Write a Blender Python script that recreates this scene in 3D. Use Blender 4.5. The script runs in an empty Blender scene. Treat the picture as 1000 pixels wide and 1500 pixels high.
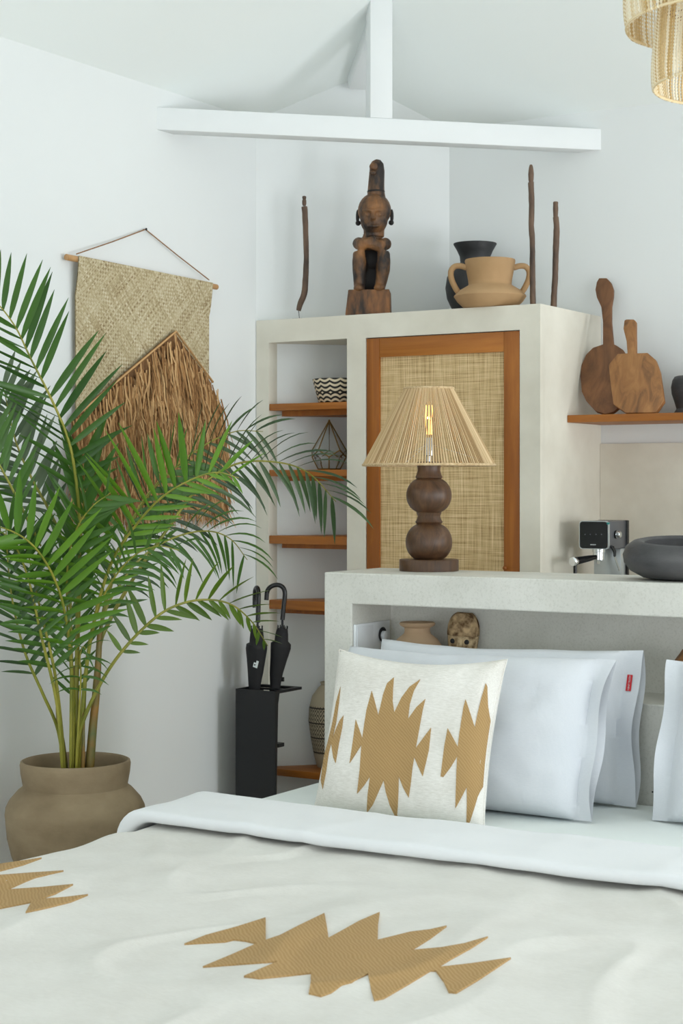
import bpy, bmesh, math, random
from mathutils import Vector, Matrix, noise

# ------------------------------------------------------------------ camera, world, light, exposure
scene = bpy.context.scene
COL = scene.collection
F_PX, CX, HORIZON, EYE = 2500.0, 500.0, 712.0, 1.265     # focal length and horizon as read off the photograph
CA, SA = 0.8538, 0.5206
RIGHT, FWD, UP = Vector((CA, SA, 0)), Vector((-SA, CA, 0)), Vector((0, 0, 1))
EYEPT = Vector((0, 0, EYE))

cam_d = bpy.data.cameras.new('camera')
cam_d.sensor_fit = 'VERTICAL'
cam_d.sensor_height = 36.0
cam_d.lens = F_PX / 1500.0 * 36.0
cam_d.shift_y = -(750.0 - HORIZON) / 1500.0
cam_d.clip_start = 0.05
cam_d.dof.use_dof = True
cam_d.dof.focus_distance = 5.2
cam_d.dof.aperture_fstop = 11.0
cam = bpy.data.objects.new('camera', cam_d)
COL.objects.link(cam)
cam.location = EYEPT
cam.rotation_euler = (math.pi / 2, 0, math.atan2(SA, CA))
scene.camera = cam

world = bpy.data.worlds.new('daylight_sky')
scene.world = world
world.use_nodes = True
bg = world.node_tree.nodes['Background']
bg.inputs[0].default_value = (0.86, 0.95, 1.0, 1)
bg.inputs[1].default_value = 1.0


def area(name, loc, target, sx, sy, power, col):
    d = bpy.data.lights.new(name, 'AREA')
    d.shape = 'RECTANGLE'
    d.size, d.size_y = sx, sy
    d.energy = power
    d.color = col
    o = bpy.data.objects.new(name, d)
    COL.objects.link(o)
    o.location = loc
    o.rotation_euler = (Vector(target) - Vector(loc)).to_track_quat('-Z', 'Y').to_euler()
    return o


# daylight entering through the glazed openings of the two walls that are out of the picture
area('daylight_kitchen_door', (2.36, 5.35, 0.85), (-3, 5.0, 1.25), 1.2, 1.6, 78, (0.96, 0.99, 1.03))
area('daylight_garden_door', (2.36, 2.55, 0.95), (-3, 3.0, 1.25), 2.9, 1.75, 70, (0.96, 0.99, 1.03))
area('daylight_terrace_door', (-0.3, -2.1, 0.75), (-0.3, 5, 1.7), 4.2, 1.3, 52, (0.96, 0.99, 1.03))

vs = scene.view_settings
vs.view_transform = 'Standard'
vs.look = 'None'
vs.gamma = 1.0
vs.use_curve_mapping = False
vs.exposure = 0.0
scene.cycles.max_bounces = 14
scene.cycles.diffuse_bounces = 10
scene.cycles.transparent_max_bounces = 16

random.seed(7)
# ------------------------------------------------------------------ measuring helpers


def ray(px, py):
    return FWD + RIGHT * ((px - CX) / F_PX) + UP * ((HORIZON - py) / F_PX)


def at(px, py, t):
    return EYEPT + ray(px, py) * t


def on_plane(px, py, p, n):
    r = ray(px, py)
    return EYEPT + r * ((Vector(p) - EYEPT).dot(Vector(n)) / r.dot(Vector(n)))


def onX(px, py, X): return on_plane(px, py, (X, 0, 0), (1, 0, 0))
def onY(px, py, Y): return on_plane(px, py, (0, Y, 0), (0, 1, 0))
def onZ(px, py, Z): return on_plane(px, py, (0, 0, Z), (0, 0, 1))
def depth(p): return (Vector(p) - EYEPT).dot(FWD)


def srgb(r, g, b):
    def f(c):
        c /= 255.0
        return c / 12.92 if c <= 0.04045 else ((c + 0.055) / 1.055) ** 2.4
    return (f(r), f(g), f(b), 1.0)


# ------------------------------------------------------------------ materials
MATS = {}


def new_mat(name):
    m = bpy.data.materials.new(name)
    m.use_nodes = True
    MATS[name] = m
    nt = m.node_tree
    b = nt.nodes['Principled BSDF']
    return m, nt, b


def N(nt, typ, **kw):
    n = nt.nodes.new(typ)
    for k, v in kw.items():
        setattr(n, k, v)
    return n


def coords(nt, scale=(1, 1, 1), kind='Object', rot=(0, 0, 0)):
    tc = N(nt, 'ShaderNodeTexCoord')
    mp = N(nt, 'ShaderNodeMapping')
    mp.inputs['Scale'].default_value = scale
    mp.inputs['Rotation'].default_value = rot
    nt.links.new(tc.outputs[kind], mp.inputs['Vector'])
    return mp.outputs['Vector']


def ramp(nt, fac, stops):
    r = N(nt, 'ShaderNodeValToRGB')
    e = r.color_ramp.elements
    while len(e) < len(stops):
        e.new(0.5)
    for el, (p, c) in zip(e, stops):
        el.position, el.color = p, c
    nt.links.new(fac, r.inputs['Fac'])
    return r.outputs['Color']


def noise_tex(nt, vec, scale, detail=4, rough=0.55, dist=0.0):
    n = N(nt, 'ShaderNodeTexNoise')
    n.inputs['Scale'].default_value = scale
    n.inputs['Detail'].default_value = detail
    n.inputs['Roughness'].default_value = rough
    n.inputs['Distortion'].default_value = dist
    nt.links.new(vec, n.inputs['Vector'])
    return n.outputs['Fac']


def math_node(nt, op, a, b=None):
    n = N(nt, 'ShaderNodeMath', operation=op)
    for i, v in enumerate((a, b)):
        if v is None:
            continue
        if isinstance(v, (int, float)):
            n.inputs[i].default_value = v
        else:
            nt.links.new(v, n.inputs[i])
    return n.outputs[0]


def bump(nt, b, height, strength=0.3, dist=0.01):
    n = N(nt, 'ShaderNodeBump')
    n.inputs['Strength'].default_value = strength
    n.inputs['Distance'].default_value = dist
    nt.links.new(height, n.inputs['Height'])
    nt.links.new(n.outputs['Normal'], b.inputs['Normal'])


def mottled(name, c1, c2, scale=6, rough=0.8, bump_s=0.15, bscale=None, dist=0.004, stretch=(1, 1, 1), lo=0.35, hi=0.65, metal=0.0, spec=0.5, detail=5):
    m, nt, b = new_mat(name)
    v = coords(nt, stretch)
    f = noise_tex(nt, v, scale, detail)
    nt.links.new(ramp(nt, f, [(lo, c1), (hi, c2)]), b.inputs['Base Color'])
    b.inputs['Roughness'].default_value = rough
    b.inputs['Metallic'].default_value = metal
    b.inputs['Specular IOR Level'].default_value = spec
    if bump_s:
        g = noise_tex(nt, v, bscale or scale * 4, 5)
        bump(nt, b, g, bump_s, dist)
    return m


def plain(name, c, rough=0.5, metal=0.0, spec=0.5):
    return mottled(name, c, tuple(min(1, x * 1.06) for x in c[:3]) + (1,), 12, rough, 0.0, metal=metal, spec=spec)


def wood(name, dark, light, stretch=(1, 1, 0.08), scale=18, rough=0.5, bump_s=0.12, mid=None, dist=1.2):
    m, nt, b = new_mat(name)
    v = coords(nt, stretch)
    f = noise_tex(nt, v, scale, 6, 0.6, dist)
    stops = [(0.30, dark), (0.70, light)] if mid is None else [(0.28, dark), (0.5, mid), (0.72, light)]
    nt.links.new(ramp(nt, f, stops), b.inputs['Base Color'])
    b.inputs['Roughness'].default_value = rough
    bump(nt, b, f, bump_s, 0.004)
    return m


mottled('wall_paint', (0.745, 0.765, 0.765, 1), (0.765, 0.785, 0.785, 1), 1.2, 0.75, 0.08, 30, 0.003)
mottled('ceiling_paint', (0.82, 0.86, 0.85, 1), (0.84, 0.88, 0.87, 1), 1.0, 0.8, 0.05, 20, 0.003)
mottled('timber_paint', (0.75, 0.77, 0.775, 1), (0.77, 0.79, 0.795, 1), 3, 0.6, 0.06, 24, 0.003)
mottled('floor_stone', srgb(214, 210, 202), srgb(226, 222, 214), 3, 0.5, 0.05)
mottled('cabinet_plaster', srgb(210, 205, 191), srgb(225, 221, 208), 3.5, 0.65, 0.10, 40, 0.002)
mottled('splash_plaster', srgb(208, 201, 187), srgb(224, 218, 205), 4.0, 0.6, 0.10, 40, 0.002)
# speckled terrazzo-like plaster of the ledge
m, nt, b = new_mat('ledge_plaster')
v = coords(nt)
big = noise_tex(nt, v, 4, 5)
fine = noise_tex(nt, v, 150, 3, 0.7)
c_big = ramp(nt, big, [(0.35, srgb(204, 203, 195)), (0.65, srgb(219, 218, 211))])
c_fine = ramp(nt, fine, [(0.30, (0.75, 0.75, 0.72, 1)), (0.50, (1, 1, 1, 1))])
mx = N(nt, 'ShaderNodeMix', data_type='RGBA', blend_type='MULTIPLY')
mx.inputs['Factor'].default_value = 0.55
nt.links.new(c_big, mx.inputs['A'])
nt.links.new(c_fine, mx.inputs['B'])
nt.links.new(mx.outputs['Result'], b.inputs['Base Color'])
b.inputs['Roughness'].default_value = 0.55
bump(nt, b, fine, 0.10, 0.002)

wood('teak', srgb(128, 70, 10), srgb(172, 106, 34), (1, 1, 0.07), 16, 0.5, 0.08, srgb(148, 84, 18))
wood('teak_shelf', srgb(140, 80, 20), srgb(182, 116, 44), (0.07, 1, 1), 16, 0.5, 0.08, srgb(160, 96, 30))
wood('lamp_wood', srgb(58, 38, 24), srgb(104, 74, 48), (1, 1, 0.30), 14, 0.42, 0.06, srgb(82, 56, 36), 3.0)
mottled('statue_wood', srgb(40, 32, 28), srgb(158, 108, 62), 20, 0.55, 0.9, 70, 0.006, (1, 1, 0.45), 0.42, 0.72, detail=8)
mottled('statue_base_wood', srgb(50, 38, 30), srgb(150, 98, 54), 34, 0.6, 0.5, 60, 0.004, (1, 1, 0.30), 0.36, 0.70)
mottled('dark_wood_hollow_shade', srgb(24, 20, 20), srgb(38, 32, 30), 14, 0.7, 0.3, 50)
mottled('staff_wood', srgb(62, 48, 40), srgb(112, 88, 70), 30, 0.7, 0.6, 80, 0.004, (1, 1, 0.25))
wood('paddle_wood', srgb(84, 54, 32), srgb(138, 94, 58), (1, 1, 0.14), 14, 0.6, 0.15, srgb(116, 76, 45))
wood('board_wood', srgb(78, 56, 38), srgb(168, 120, 72), (1, 1, 0.16), 20, 0.65, 0.3, srgb(146, 100, 58))
mottled('terracotta', srgb(162, 128, 88), srgb(178, 144, 104), 5, 0.8, 0.12, 60, 0.002)
mottled('small_jar_clay', srgb(176, 148, 118), srgb(192, 164, 134), 8, 0.8, 0.12, 60, 0.002)
mottled('pot_clay', srgb(124, 106, 80), srgb(156, 138, 110), 5, 0.85, 0.25, 40, 0.004, (1, 1, 1.6), 0.3, 0.7)
mottled('black_clay', srgb(22, 23, 25), srgb(44, 44, 47), 10, 0.55, 0.25, 50, 0.003)
mottled('bowl_stone', srgb(50, 50, 53), srgb(98, 97, 97), 5, 0.62, 0.35, 45, 0.004, (1, 1, 2.4), 0.3, 0.72)
mottled('soil', srgb(40, 28, 20), srgb(120, 84, 54), 55, 0.95, 0.8, 90, 0.01)
plain('black_metal', srgb(30, 31, 34), 0.42, 0.2)
plain('black_cloth', srgb(24, 24, 27), 0.75)
plain('black_gloss', srgb(16, 16, 18), 0.22)
plain('grey_steel', srgb(108, 110, 116), 0.38, 0.55)
plain('chrome', srgb(225, 228, 230), 0.12, 1.0)
plain('silver_trim', srgb(190, 196, 198), 0.3, 0.6)
plain('mark_white', srgb(205, 212, 214), 0.6)
plain('teal_mark', srgb(30, 130, 125), 0.5)
plain('red_tag', srgb(186, 22, 34), 0.6)
plain('outlet_plastic', srgb(222, 226, 230), 0.3)
plain('hole_dark', srgb(40, 40, 42), 0.7)
plain('brass', srgb(120, 94, 50), 0.4, 0.7)
mottled('mattress_sheet', (0.80, 0.845, 0.83, 1), (0.82, 0.86, 0.845, 1), 5, 0.85, 0.1, 60, 0.002)


def cloth(name, c1, c2, weave=900, bump_s=0.12, wr=0.0):
    m, nt, b = new_mat(name)
    v = coords(nt)
    f = noise_tex(nt, v, 7, 5)
    g = noise_tex(nt, coords(nt, (1, 6, 6)), 60, 3, 0.7)
    s = math_node(nt, 'ADD', math_node(nt, 'MULTIPLY', f, 0.5), math_node(nt, 'MULTIPLY', g, 0.5))
    nt.links.new(ramp(nt, s, [(0.36, c1), (0.62, c2)]), b.inputs['Base Color'])
    b.inputs['Roughness'].default_value = 0.9
    b.inputs['Sheen Weight'].default_value = 0.15
    w = noise_tex(nt, v, weave / 4.0, 2)
    h = w
    if wr:
        big = noise_tex(nt, coords(nt, (1, 1, 0.55)), 6.5, 3, 0.5, 0.8)
        h = math_node(nt, 'ADD', math_node(nt, 'MULTIPLY', w, 0.04), math_node(nt, 'MULTIPLY', big, wr))
    bump(nt, b, h, bump_s, 0.01)
    return m


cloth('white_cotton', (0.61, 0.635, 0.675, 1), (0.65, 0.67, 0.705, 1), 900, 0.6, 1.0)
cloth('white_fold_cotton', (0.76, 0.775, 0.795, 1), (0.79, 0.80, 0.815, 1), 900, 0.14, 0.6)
cloth('cream_linen', srgb(206, 203, 196), srgb(219, 217, 211), 1200, 0.3, 0.8)
cloth('cushion_linen', srgb(208, 204, 195), srgb(236, 233, 227), 1400, 0.25, 0.5)

# embroidery: fine stitched ridges
m, nt, b = new_mat('embroidery')
v = coords(nt)
w = N(nt, 'ShaderNodeTexWave', wave_type='BANDS', bands_direction='DIAGONAL')
w.inputs['Scale'].default_value = 60
w.inputs['Distortion'].default_value = 6
w.inputs['Detail'].default_value = 2
w.inputs['Detail Scale'].default_value = 0.4
nt.links.new(v, w.inputs['Vector'])
nt.links.new(ramp(nt, w.outputs['Fac'], [(0.0, srgb(164, 130, 82)), (1.0, srgb(178, 146, 98))]), b.inputs['Base Color'])
b.inputs['Roughness'].default_value = 0.85
bump(nt, b, w.outputs['Fac'], 0.18, 0.004)

# rattan cloth: two directions of thin strands with uneven tone
m, nt, b = new_mat('rattan')
tc = N(nt, 'ShaderNodeTexCoord')


def strands(sx, sz, seed):
    mp = N(nt, 'ShaderNodeMapping')
    mp.inputs['Scale'].default_value = (sx, 1, sz)
    mp.inputs['Location'].default_value = (seed, 0, seed)
    nt.links.new(tc.outputs['Object'], mp.inputs['Vector'])
    return noise_tex(nt, mp.outputs['Vector'], 1.0, 3, 0.7)


hz = strands(5, 330, 2.0)
vt = strands(260, 5, 7.0)
s = math_node(nt, 'ADD', math_node(nt, 'MULTIPLY', hz, 0.52), math_node(nt, 'MULTIPLY', vt, 0.48))
nt.links.new(ramp(nt, s, [(0.36, srgb(146, 114, 70)), (0.5, srgb(204, 176, 128)), (0.64, srgb(232, 208, 166))]), b.inputs['Base Color'])
b.inputs['Roughness'].default_value = 0.75
bump(nt, b, s, 0.4, 0.004)

# plaited pandan mat, diagonal strips
m, nt, b = new_mat('woven_mat')
rv = coords(nt, (1, 1, 1), 'Object', (math.radians(45), 0, 0))
ch = N(nt, 'ShaderNodeTexChecker')
ch.inputs['Scale'].default_value = 105
nt.links.new(rv, ch.inputs['Vector'])


def strip(sy, sz):
    mp = N(nt, 'ShaderNodeMapping')
    mp.inputs['Scale'].default_value = (0.0, sy, sz)
    nt.links.new(rv, mp.inputs['Vector'])
    return noise_tex(nt, mp.outputs['Vector'], 1.0, 3, 0.75)


st1, st2 = strip(5, 105), strip(105, 5)
sel = math_node(nt, 'ADD', math_node(nt, 'MULTIPLY', ch.outputs['Fac'], st1), math_node(nt, 'MULTIPLY', math_node(nt, 'SUBTRACT', 1.0, ch.outputs['Fac']), math_node(nt, 'SUBTRACT', st2, 0.07)))
nt.links.new(ramp(nt, sel, [(0.28, srgb(128, 106, 72)), (0.44, srgb(178, 162, 126)), (0.62, srgb(210, 200, 172))]), b.inputs['Base Color'])
b.inputs['Roughness'].default_value = 0.8
bump(nt, b, ch.outputs['Fac'], 0.7, 0.003)


def strand_mat(name, c1, c2, c3, rough=0.85):
    """each loose strand of a mesh takes its own tone"""
    m, nt, b = new_mat(name)
    ge = N(nt, 'ShaderNodeNewGeometry')
    nt.links.new(ramp(nt, ge.outputs['Random Per Island'], [(0.0, c1), (0.5, c2), (1.0, c3)]), b.inputs['Base Color'])
    b.inputs['Roughness'].default_value = rough
    b.inputs['Specular IOR Level'].default_value = 0.25
    return m


strand_mat('raffia', srgb(112, 78, 46), srgb(164, 122, 78), srgb(208, 170, 122))
strand_mat('jute_strings', srgb(168, 138, 98), srgb(198, 170, 128), srgb(220, 196, 158))
strand_mat('bead_cream', srgb(204, 172, 116), srgb(230, 210, 170), srgb(248, 240, 218), 0.6)
mottled('raffia_back', srgb(110, 78, 48), srgb(140, 102, 66), 30, 0.9, 0.2)
mottled('rope', srgb(128, 92, 62), srgb(150, 112, 78), 60, 0.85, 0.2)
mottled('bamboo', srgb(172, 128, 82), srgb(196, 154, 106), 20, 0.5, 0.1)
mottled('jute', srgb(178, 150, 110), srgb(210, 186, 148), 140, 0.9, 0.3, 200, 0.002)
mottled('mask_wood', srgb(116, 88, 56), srgb(214, 190, 150), 26, 0.8, 0.5, 60, 0.004, (1, 1, 1), 0.42, 0.60)
mottled('mask_cap', srgb(92, 66, 38), srgb(205, 176, 134), 34, 0.85, 0.6, 60, 0.004, (1, 1, 1), 0.38, 0.64)


def leaf_mat(name, c1, c2, gloss=0.38):
    m, nt, b = new_mat(name)
    oi = N(nt, 'ShaderNodeObjectInfo')
    v = coords(nt)
    f = noise_tex(nt, v, 9, 3)
    s = math_node(nt, 'ADD', math_node(nt, 'MULTIPLY', oi.outputs['Random'], 0.6), math_node(nt, 'MULTIPLY', f, 0.4))
    nt.links.new(ramp(nt, s, [(0.1, c1), (0.8, c2)]), b.inputs['Base Color'])
    b.inputs['Roughness'].default_value = gloss
    tr = N(nt, 'ShaderNodeBsdfTranslucent')
    nt.links.new(ramp(nt, s, [(0.1, c1), (0.8, c2)]), tr.inputs['Color'])
    mix = N(nt, 'ShaderNodeMixShader')
    mix.inputs[0].default_value = 0.25
    out = nt.nodes['Material Output']
    nt.links.new(b.outputs[0], mix.inputs[1])
    nt.links.new(tr.outputs[0], mix.inputs[2])
    nt.links.new(mix.outputs[0], out.inputs['Surface'])
    return m


leaf_mat('leaf_bright', srgb(62, 108, 18), srgb(104, 148, 40))
leaf_mat('leaf_mid', srgb(38, 76, 24), srgb(72, 112, 42))
leaf_mat('leaf_dark', srgb(42, 68, 38), srgb(72, 100, 58))
leaf_mat('leaf_grey', srgb(76, 96, 70), srgb(112, 128, 102), 0.5)
leaf_mat('leaf_olive', srgb(62, 92, 16), srgb(96, 126, 32))
mottled('stalk', srgb(112, 118, 34), srgb(152, 146, 56), 22, 0.45, 0.1, stretch=(1, 1, 0.3))
mottled('cane', srgb(96, 104, 58), srgb(140, 104, 44), 16, 0.5, 0.2, stretch=(1, 1, 0.8))

# scalloped bowl and engraved vase: pattern follows angle and height of the object itself
def band_pattern(name, dark, light, kind):
    m, nt, b = new_mat(name)
    tc = N(nt, 'ShaderNodeTexCoord')
    sp = N(nt, 'ShaderNodeSeparateXYZ')
    nt.links.new(tc.outputs['Object'], sp.inputs[0])
    ang = math_node(nt, 'ARCTAN2', sp.outputs['Y'], sp.outputs['X'])
    z = sp.outputs['Z']
    if kind == 'scallop':
        # rows of hanging arcs: dark lines where z + |sin| crosses a band
        arc = math_node(nt, 'ABSOLUTE', math_node(nt, 'SINE', math_node(nt, 'MULTIPLY', ang, 7.0)))
        up = math_node(nt, 'GREATER_THAN', z, 0.040)
        sign = math_node(nt, 'SUBTRACT', math_node(nt, 'MULTIPLY', up, 2.0), 1.0)
        zz = math_node(nt, 'ADD', math_node(nt, 'MULTIPLY', z, 360.0), math_node(nt, 'MULTIPLY', math_node(nt, 'MULTIPLY', arc, sign), 3.0))
        f = math_node(nt, 'SINE', zz)
        nt.links.new(ramp(nt, math_node(nt, 'ADD', math_node(nt, 'MULTIPLY', f, 0.5), 0.5), [(0.42, dark), (0.55, light)]), b.inputs['Base Color'])
    else:
        zi = math_node(nt, 'FRACT', math_node(nt, 'MULTIPLY', z, 17.0))
        line = math_node(nt, 'LESS_THAN', zi, 0.10)
        row = math_node(nt, 'FLOOR', math_node(nt, 'MULTIPLY', z, 17.0))
        tri = math_node(nt, 'PINGPONG', math_node(nt, 'ADD', math_node(nt, 'MULTIPLY', ang, 3.2), math_node(nt, 'MULTIPLY', row, 0.37)), 0.5)
        k = math_node(nt, 'ADD', math_node(nt, 'MULTIPLY', tri, 18.0), math_node(nt, 'MULTIPLY', zi, 22.0))
        hatch = math_node(nt, 'GREATER_THAN', math_node(nt, 'SINE', k), 0.35)
        inband = math_node(nt, 'MULTIPLY', math_node(nt, 'GREATER_THAN', z, 0.055), math_node(nt, 'LESS_THAN', z, 0.245))
        f = math_node(nt, 'MULTIPLY', math_node(nt, 'MAXIMUM', line, hatch), inband)
        nt.links.new(ramp(nt, f, [(0.4, light), (0.6, dark)]), b.inputs['Base Color'])
    b.inputs['Roughness'].default_value = 0.75


band_pattern('scallop_weave', srgb(36, 34, 32), srgb(222, 208, 180), 'scallop')
band_pattern('engraved_clay', srgb(54, 48, 40), srgb(172, 160, 136), 'engraved')

m, nt, b = new_mat('clear_glass')
b.inputs['Base Color'].default_value = (0.96, 0.98, 0.98, 1)
b.inputs['Roughness'].default_value = 0.02
b.inputs['Transmission Weight'].default_value = 1.0
b.inputs['IOR'].default_value = 1.35
m, nt, b = new_mat('amber_glass')
b.inputs['Base Color'].default_value = (1.0, 0.86, 0.62, 1)
b.inputs['Roughness'].default_value = 0.03
b.inputs['Transmission Weight'].default_value = 1.0
b.inputs['IOR'].default_value = 1.15
m, nt, b = new_mat('filament_glow')
b.inputs['Base Color'].default_value = (1.0, 0.7, 0.3, 1)
b.inputs['Emission Color'].default_value = (1.0, 0.50, 0.12, 1)
b.inputs['Emission Strength'].default_value = 4.0


# ------------------------------------------------------------------ mesh helpers
class MB:
    def __init__(self):
        self.v, self.f = [], []

    def add(self, verts, faces):
        o = len(self.v)
        self.v += [Vector(p) for p in verts]
        self.f += [tuple(i + o for i in fc) for fc in faces]
        return self

    def box(self, x0, x1, y0, y1, z0, z1):
        vs_ = [(x0, y0, z0), (x1, y0, z0), (x1, y1, z0), (x0, y1, z0), (x0, y0, z1), (x1, y0, z1), (x1, y1, z1), (x0, y1, z1)]
        return self.add(vs_, [(0, 3, 2, 1), (4, 5, 6, 7), (0, 1, 5, 4), (1, 2, 6, 5), (2, 3, 7, 6), (3, 0, 4, 7)])

    def quad(self, *p):
        return self.add(p, [tuple(range(len(p)))])

    def prism(self, poly, ext):
        """poly: list of 3-D points (planar), ext: extrusion vector"""
        n = len(poly)
        p = [Vector(q) for q in poly]
        e = Vector(ext)
        return self.add(p + [q + e for q in p], [tuple(range(n))[::-1], tuple(range(n, 2 * n))] + [(i, (i + 1) % n, (i + 1) % n + n, i + n) for i in range(n)])

    def lathe(self, prof, n=32, c=(0, 0, 0), axis=None, cap0=True, cap1=True, sx=1.0, sy=1.0):
        c = Vector(c)
        M = Matrix.Identity(3) if axis is None else Vector((0, 0, 1)).rotation_difference(Vector(axis)).to_matrix()
        vs_, fs = [], []
        for r, z in prof:
            for k in range(n):
                a = 2 * math.pi * k / n
                vs_.append(c + M @ Vector((r * sx * math.cos(a), r * sy * math.sin(a), z)))
        for i in range(len(prof) - 1):
            for k in range(n):
                k2 = (k + 1) % n
                fs.append((i * n + k, i * n + k2, (i + 1) * n + k2, (i + 1) * n + k))
        if cap0:
            fs.append(tuple(range(n))[::-1])
        if cap1:
            fs.append(tuple((len(prof) - 1) * n + k for k in range(n)))
        return self.add(vs_, fs)

    def tube(self, pts, rad, n=8, caps=True, flat=1.0):
        pts = [Vector(p) for p in pts]
        if isinstance(rad, (int, float)):
            rad = [rad] * len(pts)
        vs_, fs = [], []
        ref = None
        for i, p in enumerate(pts):
            t = (pts[min(i + 1, len(pts) - 1)] - pts[max(i - 1, 0)])
            t.normalize()
            if ref is None:
                ref = Vector((0, 0, 1)) if abs(t.z) < 0.9 else Vector((1, 0, 0))
            s = t.cross(ref)
            if s.length < 1e-6:
                s = t.orthogonal()
            s.normalize()
            q = s.cross(t).normalized()
            ref = q
            for k in range(n):
                a = 2 * math.pi * k / n
                vs_.append(p + s * (math.cos(a) * rad[i]) + q * (math.sin(a) * rad[i] * flat))
        for i in range(len(pts) - 1):
            for k in range(n):
                k2 = (k + 1) % n
                fs.append((i * n + k, i * n + k2, (i + 1) * n + k2, (i + 1) * n + k))
        if caps:
            fs.append(tuple(range(n))[::-1])
            fs.append(tuple((len(pts) - 1) * n + k for k in range(n)))
        return self.add(vs_, fs)

    def ball(self, c, rx, ry, rz, n=16, m=10, rot=None):
        c = Vector(c)
        vs_, fs = [], []
        for i in range(m + 1):
            th = math.pi * i / m
            for k in range(n):
                a = 2 * math.pi * k / n
                p = Vector((rx * math.sin(th) * math.cos(a), ry * math.sin(th) * math.sin(a), rz * math.cos(th)))
                if rot is not None:
                    p = rot @ p
                vs_.append(c + p)
        for i in range(m):
            for k in range(n):
                k2 = (k + 1) % n
                fs.append((i * n + k, (i + 1) * n + k, (i + 1) * n + k2, i * n + k2))
        return self.add(vs_, fs)

    def grid(self, fn, nu, nv):
        vs_ = [fn(i / nu, j / nv) for j in range(nv + 1) for i in range(nu + 1)]
        w = nu + 1
        return self.add(vs_, [(j * w + i, j * w + i + 1, (j + 1) * w + i + 1, (j + 1) * w + i) for j in range(nv) for i in range(nu)])

    def build(self, name, mat, parent=None, smooth=False, bevel=0.0, local=False, angle=40, seg=2, weld=False, recalc=True):
        off = Vector((0, 0, 0))
        if not local:
            q = parent
            while q is not None:
                off += q.location
                q = q.parent
        if parent is None and not local and self.v:
            # a thing that is one mesh: its origin sits at its base
            xs = [p.x for p in self.v]
            ys = [p.y for p in self.v]
            zs = [p.z for p in self.v]
            off = Vector(((min(xs) + max(xs)) / 2, (min(ys) + max(ys)) / 2, min(zs)))
        me = bpy.data.meshes.new(name)
        me.from_pydata([tuple(p - off) for p in self.v], [], self.f)
        bm = bmesh.new()
        bm.from_mesh(me)
        if weld:
            bmesh.ops.remove_doubles(bm, verts=bm.verts, dist=1e-5)
        if recalc:
            bmesh.ops.recalc_face_normals(bm, faces=bm.faces)
        if bevel:
            es = [e for e in bm.edges if len(e.link_faces) == 2 and e.calc_face_angle(0) > 0.5]
            bmesh.ops.bevel(bm, geom=es, offset=bevel, segments=seg, affect='EDGES', profile=0.5)
        bm.to_mesh(me)
        bm.free()
        me.materials.append(MATS[mat])
        if smooth or bevel:
            me.shade_smooth()
            me.set_sharp_from_angle(angle=math.radians(angle))
        o = bpy.data.objects.new(name, me)
        COL.objects.link(o)
        if parent is not None:
            o.parent = parent
        elif not local:
            o.location = off
        return o


def tag(o, label=None, cat=None, group=None, kind=None):
    for k, v_ in (('label', label), ('category', cat), ('group', group), ('kind', kind)):
        if v_:
            o[k] = v_
    return o


def thing(name, label, cat, loc, group=None, rotz=0.0, kind=None):
    o = bpy.data.objects.new(name, None)
    o.empty_display_size = 0.05
    COL.objects.link(o)
    o.location = loc
    o.rotation_euler.z = rotz
    return tag(o, label, cat, group, kind)


def catmull(P, n):
    P = [Vector(p) for p in P]
    Q = [P[0] * 2 - P[1]] + P + [P[-1] * 2 - P[-2]]
    out = []
    for i in range(1, len(Q) - 2):
        for k in range(n):
            t = k / n
            a, b_, c, d = Q[i - 1], Q[i], Q[i + 1], Q[i + 2]
            out.append(0.5 * ((2 * b_) + (c - a) * t + (2 * a - 5 * b_ + 4 * c - d) * t * t + (3 * b_ - a - 3 * c + d) * t ** 3))
    out.append(P[-1])
    return out


def text_mesh(body, size, mat, name, parent, M, extrude=0.0003):
    """flat lettering placed by matrix M (parent's local space)"""
    cu = bpy.data.curves.new(name, 'FONT')
    cu.body = body
    cu.size = size
    cu.align_x = 'CENTER'
    cu.align_y = 'CENTER'
    cu.extrude = extrude
    tmp = bpy.data.objects.new(name + '_tmp', cu)
    COL.objects.link(tmp)
    bpy.context.view_layer.update()
    me = bpy.data.meshes.new_from_object(tmp.evaluated_get(bpy.context.evaluated_depsgraph_get()))
    bpy.data.objects.remove(tmp)
    me.name = name
    me.transform(M)
    me.materials.clear()
    me.materials.append(MATS[mat])
    o = bpy.data.objects.new(name, me)
    COL.objects.link(o)
    o.parent = parent
    return o


# ------------------------------------------------------------------ the room
Q = 1.16                          # the kitchen side stands an aisle's width behind the headboard ledge
WX, BY = -3.289 * Q, 5.313 * Q    # left wall, back wall


def qz(z): return EYE + (z - EYE) * Q


RX, FY = 2.42, -2.25              # walls out of the picture
EAVE, SLOPE = qz(2.5185), 0.64
CY = 4.83 * Q                     # cabinet front
DIAG0, DIAG1 = Vector((WX, 4.832 * Q, 0)), Vector((-2.796 * Q, BY, 0))
half = (RX - WX) / 2
RZ = EAVE + SLOPE * half


def structure(mb, name, mat, label, parent=None, **kw):
    o = mb.build(name, mat, parent, **kw)
    return tag(o, label, kind='structure')


structure(MB().box(WX - 0.15, RX + 0.15, FY - 0.15, BY + 0.15, -0.15, 0.0), 'floor', 'floor_stone', 'pale stone floor under the bed')
structure(MB().box(WX - 0.15, WX, FY - 0.15, BY + 0.15, 0, EAVE + 0.02), 'wall_left', 'wall_paint', 'white painted wall behind the palm and wall hanging')
structure(MB().box(WX, RX + 0.15, BY, BY + 0.15, 0, EAVE + 0.02), 'wall_back', 'wall_paint', 'white painted wall above the kitchen shelf')
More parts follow.
